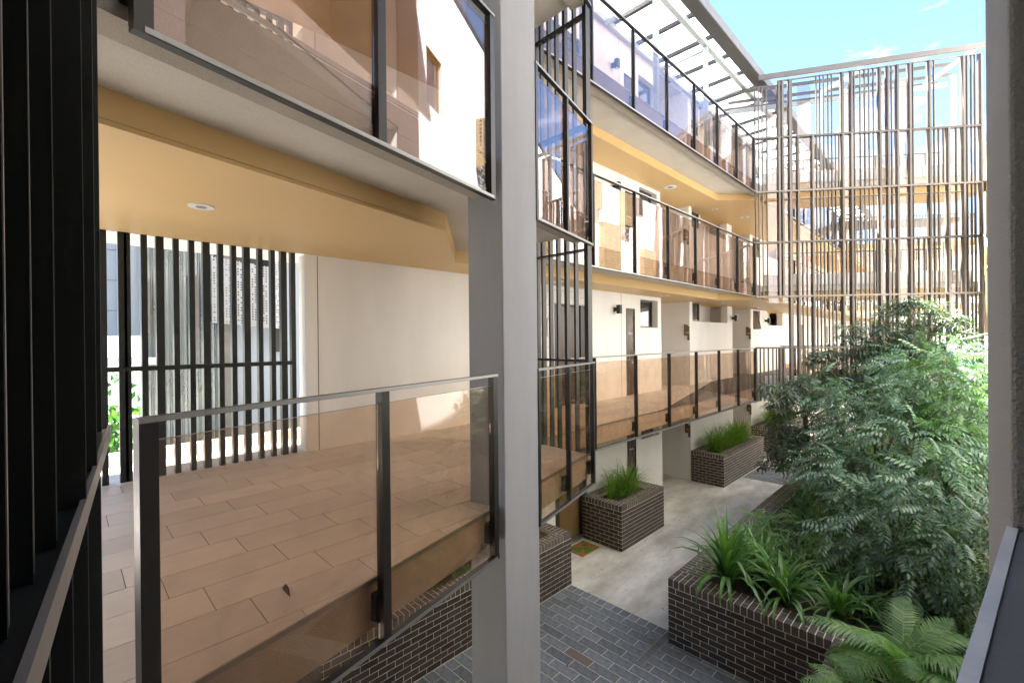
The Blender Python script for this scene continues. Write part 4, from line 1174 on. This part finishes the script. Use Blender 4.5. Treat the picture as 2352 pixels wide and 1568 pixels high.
# remaining understorey: one mass
G = Geo()
for _ in range(330):
    x = rr.uniform(-2.8, .1); y = rr.uniform(7.1, 19)
    n_ = rr.integers(12, 20); sz = rr.uniform(.4, .8)
    for _k in range(n_):
        blade(G, (x + rr.uniform(-.04, .04), y + rr.uniform(-.04, .04), .93), rr.uniform(0, 2 * pi), rr.uniform(.1, .9), sz * rr.uniform(.7, 1.2), rr.uniform(.018, .034), rr.uniform(.8, 2.2), rr, seg=4)
o = G.build('ground_cover', 'strap', kind='stuff'); tag(o, 'dense green strap leaved ground cover filling the garden bed', 'ground cover')
G = Geo()
for _ in range(90):
    x = rr.uniform(-2.7, .1); y = rr.uniform(8.5, 18); c = np.array([x, y, rr.uniform(.95, 1.3)])
    for k in range(9):
        a = rr.uniform(0, 2 * pi); d_ = np.array([cos(a), sin(a), rr.uniform(.1, .7)])
        V, F = compound_leaf(8, .42, .09, .02, .9, rr); G.add(V @ rotm(d_).T + c, F)
o = G.build('low_ferns', 'fern', kind='stuff'); tag(o, 'low ferny undergrowth between the strap leaves', 'undergrowth')

# ferns
def frond_mesh(name, ln, n, pl_, pw_, curl, mname, seed):
    G = Geo(); r3 = np.random.default_rng(seed); prev = None; th = .0
    P = np.zeros(3)
    pts = []
    ang = .35
    for i in range(n + 1):
        pts.append((P.copy(), ang)); P = P + np.array([cos(ang), 0, sin(ang)]) * ln / n; ang -= curl / n * (.6 + .8 * i / n)
    for i in range(1, n + 1):
        P, a_ = pts[i]; t_ = i / n
        L_ = pl_ * (sin(pi * min(1, t_ * .93 + .06)) ** .75) + .008
        tan = np.array([cos(a_), 0, sin(a_)]); nr = np.array([-sin(a_), 0, cos(a_)])
        for sg in (-1, 1):
            d_ = tan * (.35 + .35 * t_) + np.array([0, sg, 0]) - nr * .12 + r3.normal(size=3) * .03
            d_ /= np.linalg.norm(d_); w_ = pw_ * (.6 + .4 * L_ / pl_)
            tip = P + d_ * L_ - nr * L_ * .12; mid = P + d_ * L_ * .5
            G.add([P - tan * w_ * .5, mid - tan * w_ * .45, tip, mid + tan * w_ * .5, P + tan * w_ * .5], [(0, 1, 3, 4), (1, 2, 3, 1)][:1] + [(1, 2, 3, 3)][:0])
            G.add([mid - tan * w_ * .45, tip - tan * .0008, tip + tan * .0008, mid + tan * w_ * .5], [(0, 1, 2, 3)])
        P0_ = pts[i - 1][0]; w0 = .006 * (1 - t_) + .0012
        G.add([P0_ + [0, -w0, .002], P0_ + [0, w0, .002], P + [0, w0 * .9, .002], P + [0, -w0 * .9, .002]], [(0, 1, 2, 3)])
    return G.mesh(name, mname)
fr_near = [frond_mesh('fern_frond', .66, 24, .17, .023, .9 + .35 * k, 'fern', 30 + k) for k in range(4)]
fr_tree = [frond_mesh('tree_fern_frond', 1.15, 34, .24, .028, 1.1 + .3 * k, 'fernpale', 40 + k) for k in range(3)]
def fern(name, label, x, y, z, n, meshes, size, seed, tiltr=(-.2, .55), trunk=0, mname='bark', grp=None):
    root = empty(name, label, 'fern', (x, y, z), grp); r3 = random.Random(seed)
    if trunk: MB().tube([(0, 0, -trunk), (.03, .0, -trunk * .5), (0, 0, 0)], [.07, .055, .06], 9).build('trunk', 'bark', root)
    for i in range(n):
        az = 2 * pi * i / n * 2.4 + r3.uniform(-.25, .25); el = -r3.uniform(*tiltr)
        s_ = size * r3.uniform(.75, 1.1)
        inst('frond', meshes[r3.randrange(len(meshes))], (0, 0, 0), (r3.uniform(-.15, .15), el, az), (s_, s_, s_), root)
fern('fern', 'bright green fern rosette at the bottom right of the picture', -.52, 6.30, 1.12, 26, fr_near, 1.3, 1, (-.25, .8))
fern('fern', 'second bright fern spilling over the brick cap at the bottom edge', -.62, 5.45, 1.0, 20, fr_near, 1.1, 2, (-.1, .8))
fern('fern', 'feathery fern frond clump near the path edge of the bed', -2.7, 8.9, .95, 9, fr_near, .9, 3, (-.1, .8))
fern('tree_fern', 'pale tree fern rising beside the footbridge screen at the left of the bed', -3.0, 13.6, 3.3, 15, fr_tree, .85, 4, (-.3, .7), 2.4, grp='tree ferns')
fern('tree_fern', 'pale tree fern hidden behind the right hand trees', -.6, 13.8, 3.1, 16, fr_tree, .95, 5, (-.3, .6), 2.2, grp='tree ferns')
fern('fern', 'dark palm like fern at the right of the bed below the pillar edge', -.25, 11.4, 2.2, 12, fr_tree, .55, 7, (-.2, .8), 1.3)

# planter grasses
def grass(label, x0, x1, y0, y1, n, h, seed, z=.86):
    G = Geo(); r3 = np.random.default_rng(seed)
    cs = [(r3.uniform(x0, x1), r3.uniform(y0, y1)) for _ in range(max(5, int((y1 - y0) * 7)))]
    for _ in range(n):
        c = cs[r3.integers(len(cs))]
        blade(G, (c[0] + r3.normal() * .035, c[1] + r3.normal() * .035, z), r3.uniform(0, 2 * pi), abs(r3.normal()) * .3 + .03, h * r3.uniform(.45, 1.2), .014, r3.uniform(.3, 2.4), r3, seg=5)
    o = G.build('grass', 'grass', kind='stuff'); tag(o, label, 'grass')
grass('tuft of long green grass in the square planter beside the doormat', -6.0, -5.62, 8.9, 9.95, 620, .85, 1)
grass('long green grass in the middle wall planter', -6.0, -5.62, 14.8, 17.8, 1300, .95, 2)
grass('bright green grass in the farthest wall planter', -6.0, -5.62, 20.5, 23.8, 1300, 1.0, 3)
grass('sparse grass in the planter under the lobby', -6.1, -5.58, 2.4, 6.4, 500, .3, 4)

# street side greenery and distant trees
def far_tree(label, x, y, h, r_, seed, n=900, mname='leaf_bright'):
    r3 = np.random.default_rng(seed); root = empty('street_tree', label, 'tree', (x, y, 0), 'trees beyond the buildings'); root.location = (0, 0, 0)
    MB().tube([(x, y, -.1), (x + .1, y, h * .5), (x, y + .1, h * .8)], [.14, .09, .04], 7).build('trunk', 'bark', root)
    G = Geo(); bl = [(r3.normal(size=3) * np.array([r_, r_, h * .2]) * .55 + [x, y, h * .72], r3.uniform(.35, .6) * r_) for _ in range(11)]
    for _ in range(n):
        c, br_ = bl[r3.integers(len(bl))]; v = r3.normal(size=3); v /= np.linalg.norm(v); p_ = c + v * br_ * r3.uniform(.5, 1)
        G.add(*leaflet(p_, v + r3.normal(size=3) * .6, r3.normal(size=3), r3.uniform(.16, .3), r3.uniform(.09, .16)))
    G.build('crown', mname, root)
far_tree('small green street tree behind the lobby fins at far left', -12.6, .4, 3.6, 1.2, 1)
far_tree('leafy street tree beyond the far end of the courtyard', -2.5, 40, 7.5, 3.0, 2, 1500)
far_tree('second leafy tree beyond the far end of the courtyard', 1.5, 44, 6.5, 3.0, 3, 1500)
far_tree('low shrub tree beyond the lobby fins', -14, 1.0, 2.6, 1.5, 4)
st = MB().box(-60, -8.6, -30, 1.9, -.011, -.006).build('street', 'white', kind='structure'); tag(st, 'pale sunlit street paving beyond the lobby fins')
st.data.materials.clear(); st.data.materials.append(MT['groundmat'])
# far building closing the view beyond the second bridge
fbld = empty('distant_building', 'pale distant building beyond the second footbridge', 'building', (0, 0, 0))
MB().box(-12, 8, 47, 52, 0, 11.2).build('wall', 'render', fbld)
MB().box(-12.2, 8.2, 46.8, 52.2, 11.2, 11.5).build('roof', 'rail', fbld)
for i in range(8):
    for j in range(3):
        f_ = MB().box(-10 + i * 2.2, -8.8 + i * 2.2, 46.94, 46.99, 1 + j * 3.3, 2.6 + j * 3.3).build('window', 'winframe', fbld)

# put every thing's origin at its own base
bpy.context.view_layer.update()
for o in list(COL.objects):
    if o.type == 'EMPTY' and o.parent is None and o.location.length < 1e-6 and o.children:
        P_ = [c.matrix_world @ Vector(k) for c in o.children if c.type == 'MESH' for k in c.bound_box]
        b_ = Vector((sum(p.x for p in P_) / len(P_), sum(p.y for p in P_) / len(P_), min(p.z for p in P_)))
        o.location = b_
        for c in o.children: c.location = c.location - b_
